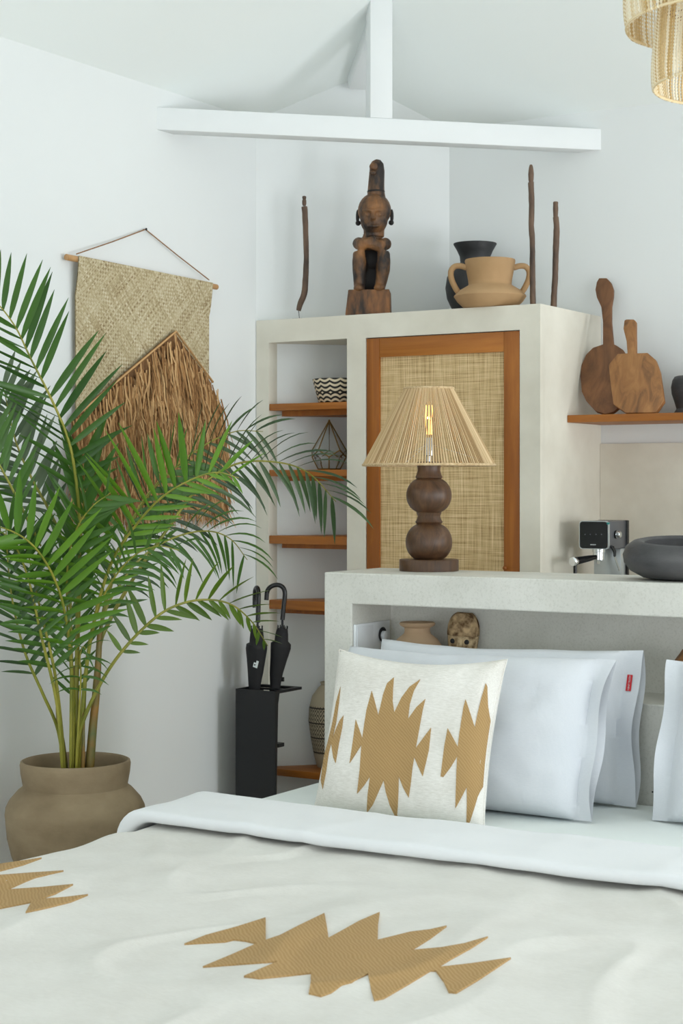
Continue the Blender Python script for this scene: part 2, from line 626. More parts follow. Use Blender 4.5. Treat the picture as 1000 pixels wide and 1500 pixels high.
# diagonal wall across the corner, topped by a small gable under the two roof slopes
mid = (DIAG0 + DIAG1) / 2
dg = (mid.x - WX)
out = Vector((-0.7071, 0.7071, 0)) * 0.05
structure(MB().prism([DIAG0, DIAG1, DIAG1 + UP * EAVE, mid + UP * (EAVE + SLOPE * dg), DIAG0 + UP * EAVE], out), 'wall_corner', 'wall_paint', 'white diagonal wall across the corner behind the statue')
# wall on the right with a wide opening and wall behind the camera with a terrace opening
wr = MB().box(RX, RX + 0.15, FY, 1.1, 0, EAVE).box(RX, RX + 0.15, 4.0, 4.7, 0, 2.2).box(RX, RX + 0.15, 6.0, BY, 0, EAVE).box(RX, RX + 0.15, 1.1, 6.0, 2.2, EAVE)
structure(wr, 'wall_right', 'wall_paint', 'white wall with a wide glazed garden opening')
wf = MB().box(WX, -2.4, FY - 0.15, FY, 0, EAVE).box(1.8, RX, FY - 0.15, FY, 0, EAVE).box(-2.4, 1.8, FY - 0.15, FY, 2.3, EAVE)
structure(wf, 'wall_front', 'wall_paint', 'white wall with the terrace opening')
# hipped ceiling
a0, a1 = Vector((WX, FY, EAVE)), Vector((RX, FY, EAVE))
a2, a3 = Vector((RX, BY, EAVE)), Vector((WX, BY, EAVE))
r0, r1 = Vector((WX + half, FY + half, RZ)), Vector((WX + half, BY - half, RZ))
cl = MB()
cl.quad(a3, a0, r0, r1).quad(a2, a3, r1).quad(a1, a2, r1, r0).quad(a0, a1, r0)
up = UP * 0.08
cl.quad(*[p + up for p in (a3, a0, r0, r1)]).quad(*[p + up for p in (a2, a3, r1)]).quad(*[p + up for p in (a1, a2, r1, r0)]).quad(*[p + up for p in (a0, a1, r0)])
structure(cl, 'ceiling', 'ceiling_paint', 'white sloping plaster ceiling rising from the walls', recalc=False)

# timber brace across the corner: tie beam, post and hip rafter
B0, B1 = Vector((WX, 4.280 * Q, 0)), Vector((-2.225 * Q, BY, 0))
bz0, bz1 = qz(2.386), qz(2.457)
tr = thing('trim_1', 'white painted roof timbers bracing the corner', None, (B0 + B1) / 2 + UP * bz0, kind='structure')
dirb = (B1 - B0).normalized()
back = Vector((-dirb.y, dirb.x, 0)) * 0.075
MB().prism([B0 + UP * bz0, B1 + UP * bz0, B1 + UP * bz1, B0 + UP * bz1], back).build('tie_beam', 'timber_paint', tr, bevel=0.003)
pc = on_plane(558.5, 170, B0, back)
pc.z = 0
hw = 0.0430
pz = EAVE + SLOPE * (pc.x + 0.02 - WX)
MB().prism([pc - dirb * hw + UP * bz1, pc + dirb * hw + UP * bz1, pc + dirb * hw + UP * pz, pc - dirb * hw + UP * pz], back).build('king_post', 'timber_paint', tr, bevel=0.003)
hd = Vector((1, -1, SLOPE)).normalized()
hs = Vector((0.7071, 0.7071, 0))
hn = hs.cross(hd).normalized()
if hn.z > 0:
    hn = -hn
h0 = mid + UP * (EAVE + SLOPE * dg) + hd * 0.02
h1 = h0 + hd * 0.377
sec = [h0 - hs * 0.035, h0 + hs * 0.035, h0 + hs * 0.035 + hn * 0.07, h0 - hs * 0.035 + hn * 0.07]
MB().prism(sec, h1 - h0).build('hip_rafter', 'timber_paint', tr, bevel=0.006)

# plaster splashback on the back wall and the kitchen worktop
sp_top = onY(940, 649.5, BY).z
structure(MB().box(-2.225 * Q + 0.001, RX, BY - 0.012, BY, 0.86, sp_top), 'wall_splashback', 'splash_plaster', 'beige plaster splashback below the white wall strip')
tag(MB().box(-2.225 * Q + 0.001, RX, CY + 0.001, BY - 0.013, 0.0, 0.86).build('kitchen_worktop', 'ledge_plaster', bevel=0.006), 'low plaster kitchen worktop behind the headboard ledge', 'worktop')

# ------------------------------------------------------------------ built-in plaster cabinet
CZ = qz(1.83)
XL, XR = WX + 0.004, -2.225 * Q
nx0 = onY(393, 700, CY).x
nx1 = onY(508, 700, CY).x
dx0 = onY(535, 700, CY).x
dx1 = onY(761, 700, CY).x
nz1 = onY(450, 499, CY).z
dz1 = onY(535, 495, CY).z


def diag_y(x): return DIAG0.y + (x - DIAG0.x)


cab = thing('plaster_cabinet', 'tall beige plaster wardrobe with shelf niche and rattan door', 'cabinet', ((XL + XR) / 2, 5.0 * Q, 0))
cb = MB()


def clipbox(mb, x0, x1, y0, z0, z1, ymax=BY - 0.002):
    """block from the front plane y0 back to the back wall or the diagonal wall"""
    ya, yb = min(ymax, diag_y(x0) - 0.002), min(ymax, diag_y(x1) - 0.002)
    xs = [x0, x1]
    xm = DIAG1.x
    poly = [(x0, y0), (x1, y0), (x1, max(yb, y0 + 0.002))]
    if x0 < xm < x1:
        poly.append((xm, ymax))
    poly.append((x0, max(ya, y0 + 0.002)))
    mb.prism([Vector((x, y, z0)) for x, y in poly], UP * (z1 - z0))


clipbox(cb, XL, XR, CY, nz1, CZ)                         # head
clipbox(cb, XL, nx0, CY, 0, nz1)                         # left cheek
clipbox(cb, nx1, dx0, CY, 0, nz1)                        # pier between niche and door
clipbox(cb, dx0, XR, CY + 0.03, 0, nz1)                  # carcass behind the door
cb.box(dx1, XR, CY, CY + 0.031, 0, nz1)
cb.box(dx0, dx1, CY, CY + 0.031, dz1, nz1)
cb.build('body', 'cabinet_plaster', cab)
# shelves of the niche: triangular boards fitted to the diagonal wall, each with a bearer under it
for (py0, py1, py2) in ((590, 600, 609), (688, 697.5, 704.5), (785.5, 797.5, 803.5), (881, 894.5, 899.5), (1131, 1141, None)):
    z1_, z0_ = onY(450, py0, CY).z, onY(450, py1, CY).z
    x0, x1 = nx0 + 0.001, nx1 - 0.001
    shp = [(x0, CY + 0.004), (x1, CY + 0.004), (x1, diag_y(x1) - 0.006), (x0, diag_y(x0) - 0.006)]
    sh = MB().prism([Vector((x, y, z0_)) for x, y in shp], UP * (z1_ - z0_)).build('shelf', 'teak_shelf', cab, bevel=0.002)
    if py2:
        z2_ = onY(450, py2, CY + 0.05).z
        xb = x0 + 0.030
        shp = [(xb, CY + 0.05), (x1, CY + 0.05), (x1, diag_y(x1) - 0.008), (xb, diag_y(xb) - 0.008)]
        MB().prism([Vector((x, y, z2_)) for x, y in shp], UP * (z0_ - z2_ - 0.0005)).build('shelf_bearer', 'teak', sh)
# framed door with rattan panel
st = 0.062
ixa, ixb = dx0 + st - 0.004, dx1 - 0.066
zr = onY(600, 521, CY).z
zb = 0.06
door = MB().box(ixa - 0.006, ixb + 0.006, CY + 0.016, CY + 0.024, zb + 0.05, zr + 0.006).build('door', 'rattan', cab)
tag(door, 'rattan cane panel in the teak door')
g = 0.003
MB().box(dx0 + g, ixa, CY + 0.004, CY + 0.029, zb, dz1 - g).build('stile', 'teak', door, bevel=0.0015)
MB().box(ixb, dx1 - g, CY + 0.004, CY + 0.029, zb, dz1 - g).build('stile', 'teak', door, bevel=0.0015)
MB().box(ixa + 0.0005, ixb - 0.0005, CY + 0.005, CY + 0.029, zr, dz1 - g).build('rail', 'teak_shelf', door, bevel=0.0015)
MB().box(ixa + 0.0005, ixb - 0.0005, CY + 0.005, CY + 0.029, zb, zb + 0.07).build('rail', 'teak_shelf', door, bevel=0.0015)
kn = onY(740, 832, CY)
MB().lathe([(0.004, 0), (0.006, 0.006), (0.008, 0.012), (0.006, 0.016), (0.002, 0.018)], 14, (kn.x, CY + 0.004, kn.z), (0, -1, 0)).build('door_knob', 'teak', door, smooth=True)

# ------------------------------------------------------------------ headboard ledge with niche
LY, LB = 4.489, 4.828
LZ, LS = 0.998, 0.903             # top of the ledge, underside of its slab
LX0, LX1 = -2.800, 0.6
NX0 = -2.700
NZ, NB = 0.660, 4.733
hb = thing('headboard_ledge', 'speckled plaster headboard wall with a long niche behind the pillows', 'headboard', ((LX0 + LX1) / 2, (LY + LB) / 2, 0))
lb = MB()
lb.quad(*[(x, LY, z) for x, z in ((LX0, 0), (LX1, 0), (LX1, NZ), (NX0, NZ), (NX0, LS), (LX1, LS), (LX1, LZ), (LX0, LZ))])
lb.quad((LX0, LB, 0), (LX0, LB, LZ), (LX1, LB, LZ), (LX1, LB, 0))
lb.quad((LX0, LY, LZ), (LX1, LY, LZ), (LX1, LB, LZ), (LX0, LB, LZ))
lb.quad((LX0, LY, 0), (LX0, LB, 0), (LX1, LB, 0), (LX1, LY, 0))
lb.quad((LX0, LY, 0), (LX0, LY, LZ), (LX0, LB, LZ), (LX0, LB, 0))
lb.quad(*[(LX1, y, z) for y, z in ((LY, 0), (LB, 0), (LB, LZ), (LY, LZ), (LY, LS), (NB, LS), (NB, NZ), (LY, NZ))])
lb.quad((NX0, LY, NZ), (LX1, LY, NZ), (LX1, NB, NZ), (NX0, NB, NZ))
lb.quad((NX0, LY, LS), (NX0, NB, LS), (LX1, NB, LS), (LX1, LY, LS))
lb.quad((NX0, NB, NZ), (LX1, NB, NZ), (LX1, NB, LS), (NX0, NB, LS))
lb.quad((NX0, LY, NZ), (NX0, NB, NZ), (NX0, NB, LS), (NX0, LY, LS))
ho = lb.build('body', 'ledge_plaster', hb, weld=True)
md = ho.modifiers.new('edge', 'BEVEL')
md.width, md.segments = 0.004, 2
ph = onY(955.5, 1160, LY)
MB().lathe([(0.0025, 0), (0.0025, 0.001)], 12, (ph.x, LY, ph.z), (0, -1, 0)).build('drill_hole', 'hole_dark', hb)

# double switch and socket plate on the niche's side wall
oz0 = onX(520, 945, NX0).z
pa, pb = onX(517, 912, NX0), onX(567, 908, NX0)
ol = thing('power_outlet', 'white double power socket plate inside the headboard niche', 'socket', (NX0, (pa.y + pb.y) / 2, pb.z - 0.088))
zt, zb_ = pb.z, pb.z - 0.088
MB().box(NX0 + 0.0005, NX0 + 0.010, pa.y, pb.y, zb_, zt).build('cover_plate', 'outlet_plastic', ol, bevel=0.002)
ym = (pa.y + pb.y) / 2
MB().box(NX0 + 0.0101, NX0 + 0.012, pa.y + 0.006, ym - 0.003, zb_ + 0.008, zt - 0.008).build('rocker', 'outlet_plastic', ol, bevel=0.0008)
yc = ym + (pb.y - ym) * 0.52
skt = MB().lathe([(0.022, 0), (0.024, 0.003), (0.018, 0.0035), (0.017, 0.0012), (0.001, 0.0012)], 24, (NX0 + 0.010, yc, (zt + zb_) / 2 + 0.002), (1, 0, 0)).build('socket', 'hole_dark', ol, smooth=True)
MB().lathe([(0.0145, 0), (0.0145, 0.012), (0.012, 0.014), (0.001, 0.014)], 20, (NX0 + 0.0113, yc + 0.004, (zt + zb_) / 2 - 0.001), (1, 0, 0)).build('plug', 'outlet_plastic', skt, smooth=True)

# ------------------------------------------------------------------ lathe things placed by centre and depth


def turned(name, label, cat, mat, cx, Y, prof, n=40, group=None, inner=None, base_py=None, z_base=None, parts=False):
    """prof: (radius px, y px) listed bottom to top, measured at the depth of the thing's axis"""
    p = onY(cx, prof[0][1], Y)
    t = depth(p)
    k = t / F_PX
    zb0 = p.z if z_base is None else z_base
    y0 = prof[0][1]
    pr = [(max(r * k, 0.0006), (y0 - y) * k) for r, y in prof]
    mb = MB().lathe(pr, n, (p.x, p.y, zb0))
    if parts:
        th = thing(name, label, cat, (p.x, p.y, zb0), group)
        return th, mb, k
    o = mb.build(name, mat, smooth=True, angle=50)
    tag(o, label, cat, group)
    return o


# ------------------------------------------------------------------ table lamp
LPY = 4.735
lp = at(628, 836, 1)
tl = LPY / ray(628, 0).y
lk = tl / F_PX
lbase = Vector((onY(628, 836, LPY).x, LPY, LZ))
lamp = thing('table_lamp', 'turned dark wood table lamp with conical jute string shade, lit', 'lamp', lbase)


def ly(py): return (836 - py) * lk


MB().lathe([(43.5 * lk, 0.0005), (43.5 * lk, ly(820)), (42.5 * lk, ly(819))], 40, lbase).build('base', 'lamp_wood', lamp, smooth=True, angle=50)
prof = []
for i in range(13):
    a = -1.15 + 2.30 * i / 12
    prof.append((34.3 * math.cos(a) ** 0.75, 794 - 26.5 * math.sin(a) / math.sin(1.15)))
prof += [(19, 766), (20.5, 764.5), (18.5, 762), (16.5, 756), (18.5, 750.5)]
for i in range(13):
    a = -1.12 + 2.24 * i / 12
    prof.append((33.3 * math.cos(a) ** 0.75, 725.5 - 24.5 * math.sin(a) / math.sin(1.12)))
prof += [(19.5, 700), (20, 698.5), (18.6, 696), (16.6, 689), (17.2, 684), (18.8, 676.5), (4, 676)]
MB().lathe([(r * lk, ly(y)) for r, y in prof], 48, lbase).build('turned_body', 'lamp_wood', lamp, smooth=True, angle=35)
MB().lathe([(5 * lk, ly(677)), (5 * lk, ly(668)), (7.5 * lk, ly(667)), (7.5 * lk, ly(652)), (6.5 * lk, ly(646)), (6 * lk, ly(641))], 20, lbase).build('lamp_socket', 'chrome', lamp, smooth=True)
bulb = MB().lathe([(5 * lk, ly(641)), (6 * lk, ly(634)), (9.5 * lk, ly(620)), (9.8 * lk, ly(606)), (7 * lk, ly(595)), (3 * lk, ly(589)), (0.3 * lk, ly(587.5))], 20, lbase).build('bulb', 'amber_glass', lamp, smooth=True)
fm = MB()
for k in range(4):
    a = k * math.pi / 2 + 0.5
    ox, oy = 3.2 * lk * math.cos(a), 3.2 * lk * math.sin(a)
    fm.tube([lbase + Vector((ox, oy, ly(636))), lbase + Vector((ox * 1.25, oy * 1.25, ly(594)))], 0.0016, 6)
fm.build('filament', 'filament_glow', bulb)
R0, R1 = 96.5 * lk, 36 * lk
zs0, zs1 = ly(681), ly(569)
stg = MB()
nst = 150
for k in range(nst):
    a = 2 * math.pi * k / nst
    ja = a + random.uniform(-0.008, 0.008)
    p0 = lbase + Vector((R0 * math.cos(a), R0 * math.sin(a), zs0))
    p1 = lbase + Vector((R1 * math.cos(ja), R1 * math.sin(ja), zs1))
    stg.tube([p0, (p0 + p1) / 2, p1], [0.0023, 0.0019, 0.00145], 5, caps=False)
so = stg.build('shade_strings', 'jute_strings', lamp, smooth=True, angle=80)
tag(so, 'natural jute strings of the lamp shade', kind='stuff')


def ring(c, R, r, n=48, m=8):
    pts = [c + Vector((R * math.cos(2 * math.pi * k / n), R * math.sin(2 * math.pi * k / n), 0)) for k in range(n)]
    mb = MB()
    vs_, fs = [], []
    for k in range(n):
        a = 2 * math.pi * k / n
        for j in range(m):
            b_ = 2 * math.pi * j / m
            vs_.append(c + Vector(((R + r * math.cos(b_)) * math.cos(a), (R + r * math.cos(b_)) * math.sin(a), r * math.sin(b_))))
    for k in range(n):
        for j in range(m):
            fs.append((k * m + j, ((k + 1) % n) * m + j, ((k + 1) % n) * m + (j + 1) % m, k * m + (j + 1) % m))
    return mb.add(vs_, fs)


ring(lbase + UP * zs0, R0, 0.0042).build('shade_bottom_ring', 'jute', lamp, smooth=True)
ring(lbase + UP * zs1, R1, 0.0040).build('shade_top_ring', 'jute', lamp, smooth=True)
sf = MB()
for k in range(3):
    a = 0.4 + k * 2.094
    sf.tube([lbase + UP * ly(650), lbase + Vector((math.cos(a) * R0 * 0.97, math.sin(a) * R0 * 0.97, zs0 + 0.004))], 0.0012, 6)
sf.build('shade_spider', 'chrome', lamp, smooth=True)
pl = bpy.data.lights.new('lamp_bulb_light', 'POINT')
pl.energy = 1.3
pl.color = (1.0, 0.62, 0.28)
pl.shadow_soft_size = 0.004
po = bpy.data.objects.new('lamp_bulb_light', pl)
COL.objects.link(po)
po.parent = lamp
po.location = (0, 0, ly(612))

# ------------------------------------------------------------------ stone bowl on the ledge
p = onY(1004, 846, 4.665)
k = depth(p) / F_PX
bw = MB()
pr = [(40, 0), (62, 3), (80, 13), (89, 25), (91, 36), (86, 48), (76, 55), (67, 57), (60, 54), (61, 40), (56, 22), (40, 12), (1, 10)]
bw.lathe([(r * k, h * k) for r, h in pr], 56, (p.x, p.y, LZ + 0.0005), cap1=True)
for q in bw.v:
    hq = (q.z - LZ) / k
    if hq > 20:
        q.z += (hq - 20) / 35 * 6.5 * k * (q - p).dot(FWD) / (80 * k)
    s = 0.006 * noise.noise(Vector((q.x * 6, q.y * 6, q.z * 9)))
    d = Vector((q.x - p.x, q.y - p.y, 0))
    if d.length > 0.05:
        q += d.normalized() * s
tag(bw.build('stone_bowl', 'bowl_stone', smooth=True, angle=60), 'wide dark grey stone bowl on the headboard ledge', 'bowl')

# ------------------------------------------------------------------ things in the headboard niche
turned('clay_jar', 'small tan clay jar with rolled rim in the headboard niche', 'jar', 'small_jar_clay', 611, 4.63,
       [(20, 1012), (34, 1000), (40, 980), (38, 962), (30, 950), (20, 942), (18.5, 938), (19, 933), (25, 930), (26.5, 927), (25, 925), (19, 925.5), (16, 932), (15, 940), (1, 945)], z_base=NZ + 0.0005)

mk = onY(676, 955, 4.690)
kk = depth(mk) / F_PX


def mask(name, label, cx, Y, top_py, w_px, h_px, roll, mat, cap_mat, zb0):
    base = onY(cx, top_py, Y)
    k_ = depth(base) / F_PX
    W, H = w_px * k_, h_px * k_
    th = thing(name, label, 'mask', (base.x, Y, zb0), rotz=math.radians(14))
    z0 = base.z - H - zb0

    def face(u, v_):
        # u across -1..1, v_ up 0..1; an egg-shaped shell bulging to the front
        wv = (max(0.0, 1 - abs((v_ - 0.52) / 0.52) ** 3.2)) ** 0.5 * (0.80 + 0.20 * min(1, v_ / 0.6))
        x = u * W / 2 * max(wv, 0.02)
        y = -0.035 * math.sqrt(max(0, 1 - u * u)) * (wv ** 0.8)
        return x, y, z0 + v_ * H
    M_ = Matrix.Rotation(roll, 3, 'Y')

    def P(u, v_, off=0.0):
        x, y, z = face(u, v_)
        q = M_ @ Vector((x, y - off, z - z0))
        return q + Vector((0, 0, z0))
    sh_ = MB()
    sh_.grid(lambda a, b_: P(a * 2 - 1, 0.56 * b_), 18, 12)
    sh_.grid(lambda a, b_: P(1 - a * 2, 0.56 * b_) * 1.0 + Vector((0, 0.0 + 0.012 - P(1 - a * 2, 0.56 * b_).y, 0)), 18, 12)
    sh_.build('face', mat, th, smooth=True, local=True, weld=True)
    cp = MB()
    cp.grid(lambda a, b_: P(a * 2 - 1, 0.565 + 0.435 * b_, 0.004), 18, 10)
    cp.grid(lambda a, b_: P(1 - a * 2, 0.565 + 0.435 * b_) + Vector((0, 0.014 - P(1 - a * 2, 0.565 + 0.435 * b_).y, 0)), 18, 10)
    cp.build('cap', cap_mat, th, smooth=True, local=True, weld=True)
    for su in (-0.52, 0.42):
        q = P(su, 0.46)
        MB().ball(q, 0.008, 0.0045, 0.008, 12, 8).build('eye', 'hole_dark', th, smooth=True, local=True)
    nq = [P(-0.12, 0.54, 0.004), P(0.14, 0.54, 0.004), P(0.20, 0.34, 0.016), P(-0.20, 0.34, 0.016)]
    bq = [P(-0.12, 0.54, -0.006), P(0.14, 0.54, -0.006), P(0.20, 0.34, -0.006), P(-0.20, 0.34, -0.006)]
    MB().add(nq + bq, [(0, 1, 2, 3), (4, 7, 6, 5), (0, 4, 5, 1), (1, 5, 6, 2), (2, 6, 7, 3), (3, 7, 4, 0)]).build('nose', mat, th, local=True, bevel=0.003)
    # lower chin carries on down to the niche floor
    MB().lathe([(W * 0.26, 0.0005), (W * 0.30, 0.01), (W * 0.27, 0.04), (W * 0.22, z0 + 0.012)], 20, (0, -0.012, 0), sy=0.45).build('stand_block', mat, th, smooth=True, local=True)
    return th


mask('carved_mask', 'weathered carved wooden face mask standing in the headboard niche', 675.5, 4.700, 897.5, 47, 76, math.radians(3), 'mask_wood', 'mask_cap', NZ)
# edge of a second wooden piece, just rising behind the pillow at the picture's edge
wp = onY(1012, 962, 4.62)
MBp = MB().lathe([(0.03, 0), (0.055, 0.02), (0.075, 0.10), (0.05, wp.z - NZ + 0.01), (0.044, wp.z - NZ + 0.02), (0.038, wp.z - NZ + 0.012), (0.05, 0.12), (0.01, 0.06)], 28, (wp.x + 0.02, 4.62, NZ + 0.0005))
tag(MBp.build('wooden_vessel', 'board_wood', smooth=True), 'brown wooden vessel half hidden behind the rightmost white pillow', 'vessel')

# ------------------------------------------------------------------ on top of the cabinet
# carved statue
stp = onY(541, 459, 4.93 * Q)
sk = depth(stp) / F_PX / Q
stt = thing('carved_statue', 'dark carved wooden seated figure with tall headdress on the cabinet', 'statue', (stp.x, stp.y, CZ), rotz=math.radians(26))
stt.scale = (Q, Q, Q)


def sz(py): return (459 - py) * sk + 0.0


def sxx(px): return (px - 541) * sk


bs = MB()
lo, hi = 0.052, 0.047
bs.add([Vector(q) for q in ((sxx(508), -0.07, 0.001), (sxx(573), -0.07, 0.001), (sxx(572), 0.06, 0.001), (sxx(509), 0.06, 0.001), (sxx(512), -0.062, sz(421)), (sxx(572), -0.062, sz(421)), (sxx(571), 0.055, sz(421)), (sxx(513), 0.055, sz(421)))],
       [(0, 3, 2, 1), (4, 5, 6, 7), (0, 1, 5, 4), (1, 2, 6, 5), (2, 3, 7, 6), (3, 0, 4, 7)])
bo = bs.build('plinth', 'statue_base_wood', stt, local=True, bevel=0.003)
body = MB()
# shins, knees, feet
for sgn, (xk, xa) in ((-1, (527.5, 527.5)), (1, (563, 557))):
    kx, ax = sxx(xk), sxx(xa)
    body.tube([Vector((kx, -0.040, sz(366))), Vector((kx, -0.046, sz(380))), Vector((kx * 0.9 + ax * 0.1, -0.042, sz(392))), Vector(((kx + ax) / 2, -0.038, sz(405))), Vector((ax, -0.036, sz(418))), Vector((ax, -0.038, sz(423)))],
              [0.021, 0.0235, 0.023, 0.0205, 0.0185, 0.018], 14)
    body.ball((ax, -0.045, sz(418.5)), 0.0195, 0.028, 0.014)
    # thigh back to the hip
    body.tube([Vector((kx, -0.036, sz(372))), Vector((kx * 0.8, 0.02, sz(390))), Vector((kx * 0.6, 0.035, sz(405)))], [0.021, 0.024, 0.026], 12)
# torso, seat
tors = MB()
tors.ball((0.0, 0.030, sz(398)), 0.050, 0.030, 0.062)
tors.ball((0.004, 0.022, sz(372)), 0.046, 0.030, 0.045)
to2 = tors.build('torso', 'dark_wood_hollow_shade', stt, local=True, smooth=True)  # near-black colour paints the shade in the hollow between the legs
body.ball((0.004, 0.006, sz(351)), 0.060, 0.034, 0.024)
body.tube([Vector((0.006, 0.012, sz(358))), Vector((0.009, -0.002, sz(336)))], [0.034, 0.030], 14)
# crossed arms resting on the knees
body.tube([Vector((sxx(527), 0.014, sz(350))), Vector((sxx(526), -0.022, sz(352))), Vector((sxx(530), -0.050, sz(356))), Vector((sxx(552), -0.054, sz(349)))], [0.019, 0.0215, 0.021, 0.016], 12)
body.tube([Vector((sxx(564), 0.014, sz(351))), Vector((sxx(565), -0.022, sz(353))), Vector((sxx(558), -0.046, sz(358))), Vector((sxx(532), -0.056, sz(351)))], [0.019, 0.0215, 0.021, 0.016], 12)
bo2 = body.build('figure', 'statue_wood', stt, local=True, smooth=True)
rm = bo2.modifiers.new('carve', 'REMESH')
rm.mode = 'VOXEL'
rm.voxel_size = 0.0042
rm.use_smooth_shade = True
hdm = MB()
hdm.ball((sxx(548.5), -0.006, sz(303)), 0.0560, 0.056, 0.058, 20, 14)
hdm.ball((sxx(548), -0.014, sz(318)), 0.046, 0.046, 0.048, 20, 14)
hdm.tube([Vector((sxx(547.5), 0.0, sz(342))), Vector((sxx(547.5), 0.0, sz(325)))], [0.034, 0.036], 16)
hx = sxx(548.5)
# brow ridge, nose, lips, ears
hdm.tube([Vector((hx - 0.040, -0.042, sz(305))), Vector((hx - 0.018, -0.060, sz(305.5))), Vector((hx, -0.062, sz(307))), Vector((hx + 0.018, -0.060, sz(305.5))), Vector((hx + 0.040, -0.042, sz(305)))], 0.0055, 8)
hdm.tube([Vector((hx, -0.058, sz(306))), Vector((hx, -0.064, sz(314))), Vector((hx, -0.068, sz(320)))], [0.005, 0.0075, 0.0105], 8)
hdm.tube([Vector((hx - 0.020, -0.051, sz(328))), Vector((hx, -0.060, sz(329.5))), Vector((hx + 0.020, -0.051, sz(328)))], 0.0045, 8)
hdm.ball((hx - 0.020, -0.055, sz(312.5)), 0.0085, 0.005, 0.0065, 10, 8)
hdm.ball((hx + 0.020, -0.055, sz(312.5)), 0.0085, 0.005, 0.0065, 10, 8)
head = hdm.build('head', 'statue_wood', stt, local=True, smooth=True)
rm = head.modifiers.new('carve', 'REMESH')
rm.mode = 'VOXEL'
rm.voxel_size = 0.003
rm.use_smooth_shade = True
for sg in (-1, 1):
    e = MB()
    e.ball((hx + sg * 0.0575, 0.004, sz(311)), 0.006, 0.010, 0.024, 10, 8)
    e.ball((hx + sg * 0.0555, 0.002, sz(320.5)), 0.009, 0.010, 0.009, 10, 8)
    e.build('ear', 'dark_wood_hollow_shade', head, smooth=True, local=True)
MB().lathe([(0.031, sz(340)), (0.033, sz(338)), (0.031, sz(336))], 20, (sxx(547.5), 0, 0)).build('neck_band', 'dark_wood_hollow_shade', stt, smooth=True, local=True)
hdr = MB()
hdr.tube([Vector((sxx(551), 0.0, sz(284))), Vector((sxx(550.5), 0.0, sz(275))), Vector((sxx(551), 0.0, sz(262))), Vector((sxx(552), 0.0, sz(245))), Vector((sxx(551.5), 0.0, sz(235))), Vector((sxx(551), 0.0, sz(230))), Vector((sxx(550.5), 0.0, sz(228)))], [0.031, 0.0285, 0.027, 0.0255, 0.023, 0.015, 0.004], 16)
hdr.ball((sxx(548), -0.022, sz(240)), 0.015, 0.012, 0.014)
hdr.ball((sxx(547), -0.023, sz(249)), 0.013, 0.010, 0.009)
ho_ = hdr.build('headdress', 'statue_wood', stt, local=True, smooth=True)
MB().lathe([(0.0285, sz(276.5)), (0.0300, sz(275)), (0.0285, sz(273.5))], 20, (sxx(550.5), 0, 0)).build('headdress_band', 'dark_wood_hollow_shade', ho_, smooth=True, local=True)


# carved staffs
def staff(label, pts, Y, top_y, stand=False):
    P0 = [onY(x, y, Y) for x, y, r in pts]
    t_ = depth(P0[0])
    base = Vector((P0[0].x, Y, CZ))
    th = thing('carved_staff', label, 'staff', base, 'thin carved wooden staffs on the cabinet')
    R_ = [r * t_ / F_PX for x, y, r in pts]
    cs = catmull(P0, 4)
    rs = []
    for i in range(len(cs)):
        q = i / 4.0
        a = int(min(q, len(R_) - 2))
        rs.append(R_[a] + (R_[a + 1] - R_[a]) * (q - a))
    shf = MB().tube(cs, rs, 12)
    for q in shf.v:
        q += Vector((noise.noise(q * 60), noise.noise(q * 60 + Vector((9, 0, 0))), 0)) * 0.0012
    if not stand:
        dz = CZ + 0.0005 - min(q.z for q in shf.v)
        shf.v = [q + UP * dz * max(0, 1 - (q.z - P0[0].z) / 0.15) for q in shf.v]
    return th, shf, P0, t_


th, sf_, P0, t_ = staff('short bent wooden staff on a thin metal stand, left of the statue', [(437, 455, 3.4), (440, 444, 4.4), (445.5, 430, 4.6), (447.5, 405, 4.2), (448.5, 376, 3.8), (447.5, 340, 4.0), (446.5, 312, 4.2), (445.5, 303, 4.2)], (4.872 * Q), 282, True)
sf_.build('shaft', 'staff_wood', th, smooth=True)
q0 = onY(445.5, 300, (4.872 * Q))
MB().lathe([(0.006, 0), (0.0085, 0.008), (0.0085, 0.020), (0.006, 0.026), (0.0080, 0.030), (0.0078, 0.037), (0.003, 0.039)], 14, q0 - UP * 0.004).build('carved_head', 'staff_wood', th, smooth=True)
pz_ = onY(438.5, 466, (4.872 * Q))
MB().tube([Vector((pz_.x, (4.872 * Q), CZ + 0.002)), P0[0] + UP * 0.005], 0.0013, 8).build('stand_pin', 'black_metal', th)
MB().box(pz_.x - 0.022, pz_.x + 0.022, 4.856 * Q, 4.886 * Q, CZ + 0.0003, CZ + 0.004).build('stand_plate', 'black_metal', th)

for pts, Y, lab, hpts in (
    ([(780.5, 446, 4.3), (780, 425, 4.4), (779.5, 400, 4.2), (779.5, 360, 4.0), (779, 344, 4.2), (778, 330, 3.9), (778.5, 300, 4.3), (777.5, 270, 4.3), (777.5, 268, 4.2)], 4.90 * Q, 'tallest slender carved wooden staff behind the terracotta vessel',
     [(2.8, 268), (3.8, 262), (4.2, 254), (3.6, 248), (3.0, 244), (2.0, 240.5), (0.6, 240)]),
    ([(810.5, 448, 4.8), (811.5, 425, 4.3), (813.0, 400, 4.3), (813.5, 375, 4.4), (814.5, 350, 4.6), (814.8, 330, 4.4), (813.5, 318, 4.1)], 4.99 * Q, 'rough wooden staff with small carved face, nearest the cutting boards',
     [(3.2, 318), (3.6, 312), (4.0, 305), (3.6, 299), (3.8, 296), (3.2, 294.5), (0.5, 294)])):
    th, sf_, P0, t_ = staff(lab, pts, Y, 0)
    sf_.build('shaft', 'staff_wood', th, smooth=True)
    kq = t_ / F_PX
    y0 = hpts[0][1]
    MB().lathe([(r * kq, (y0 - y) * kq) for r, y in hpts], 14, onY(pts[-1][0], y0 + 1, Y)).build('carved_head', 'staff_wood', th, smooth=True)

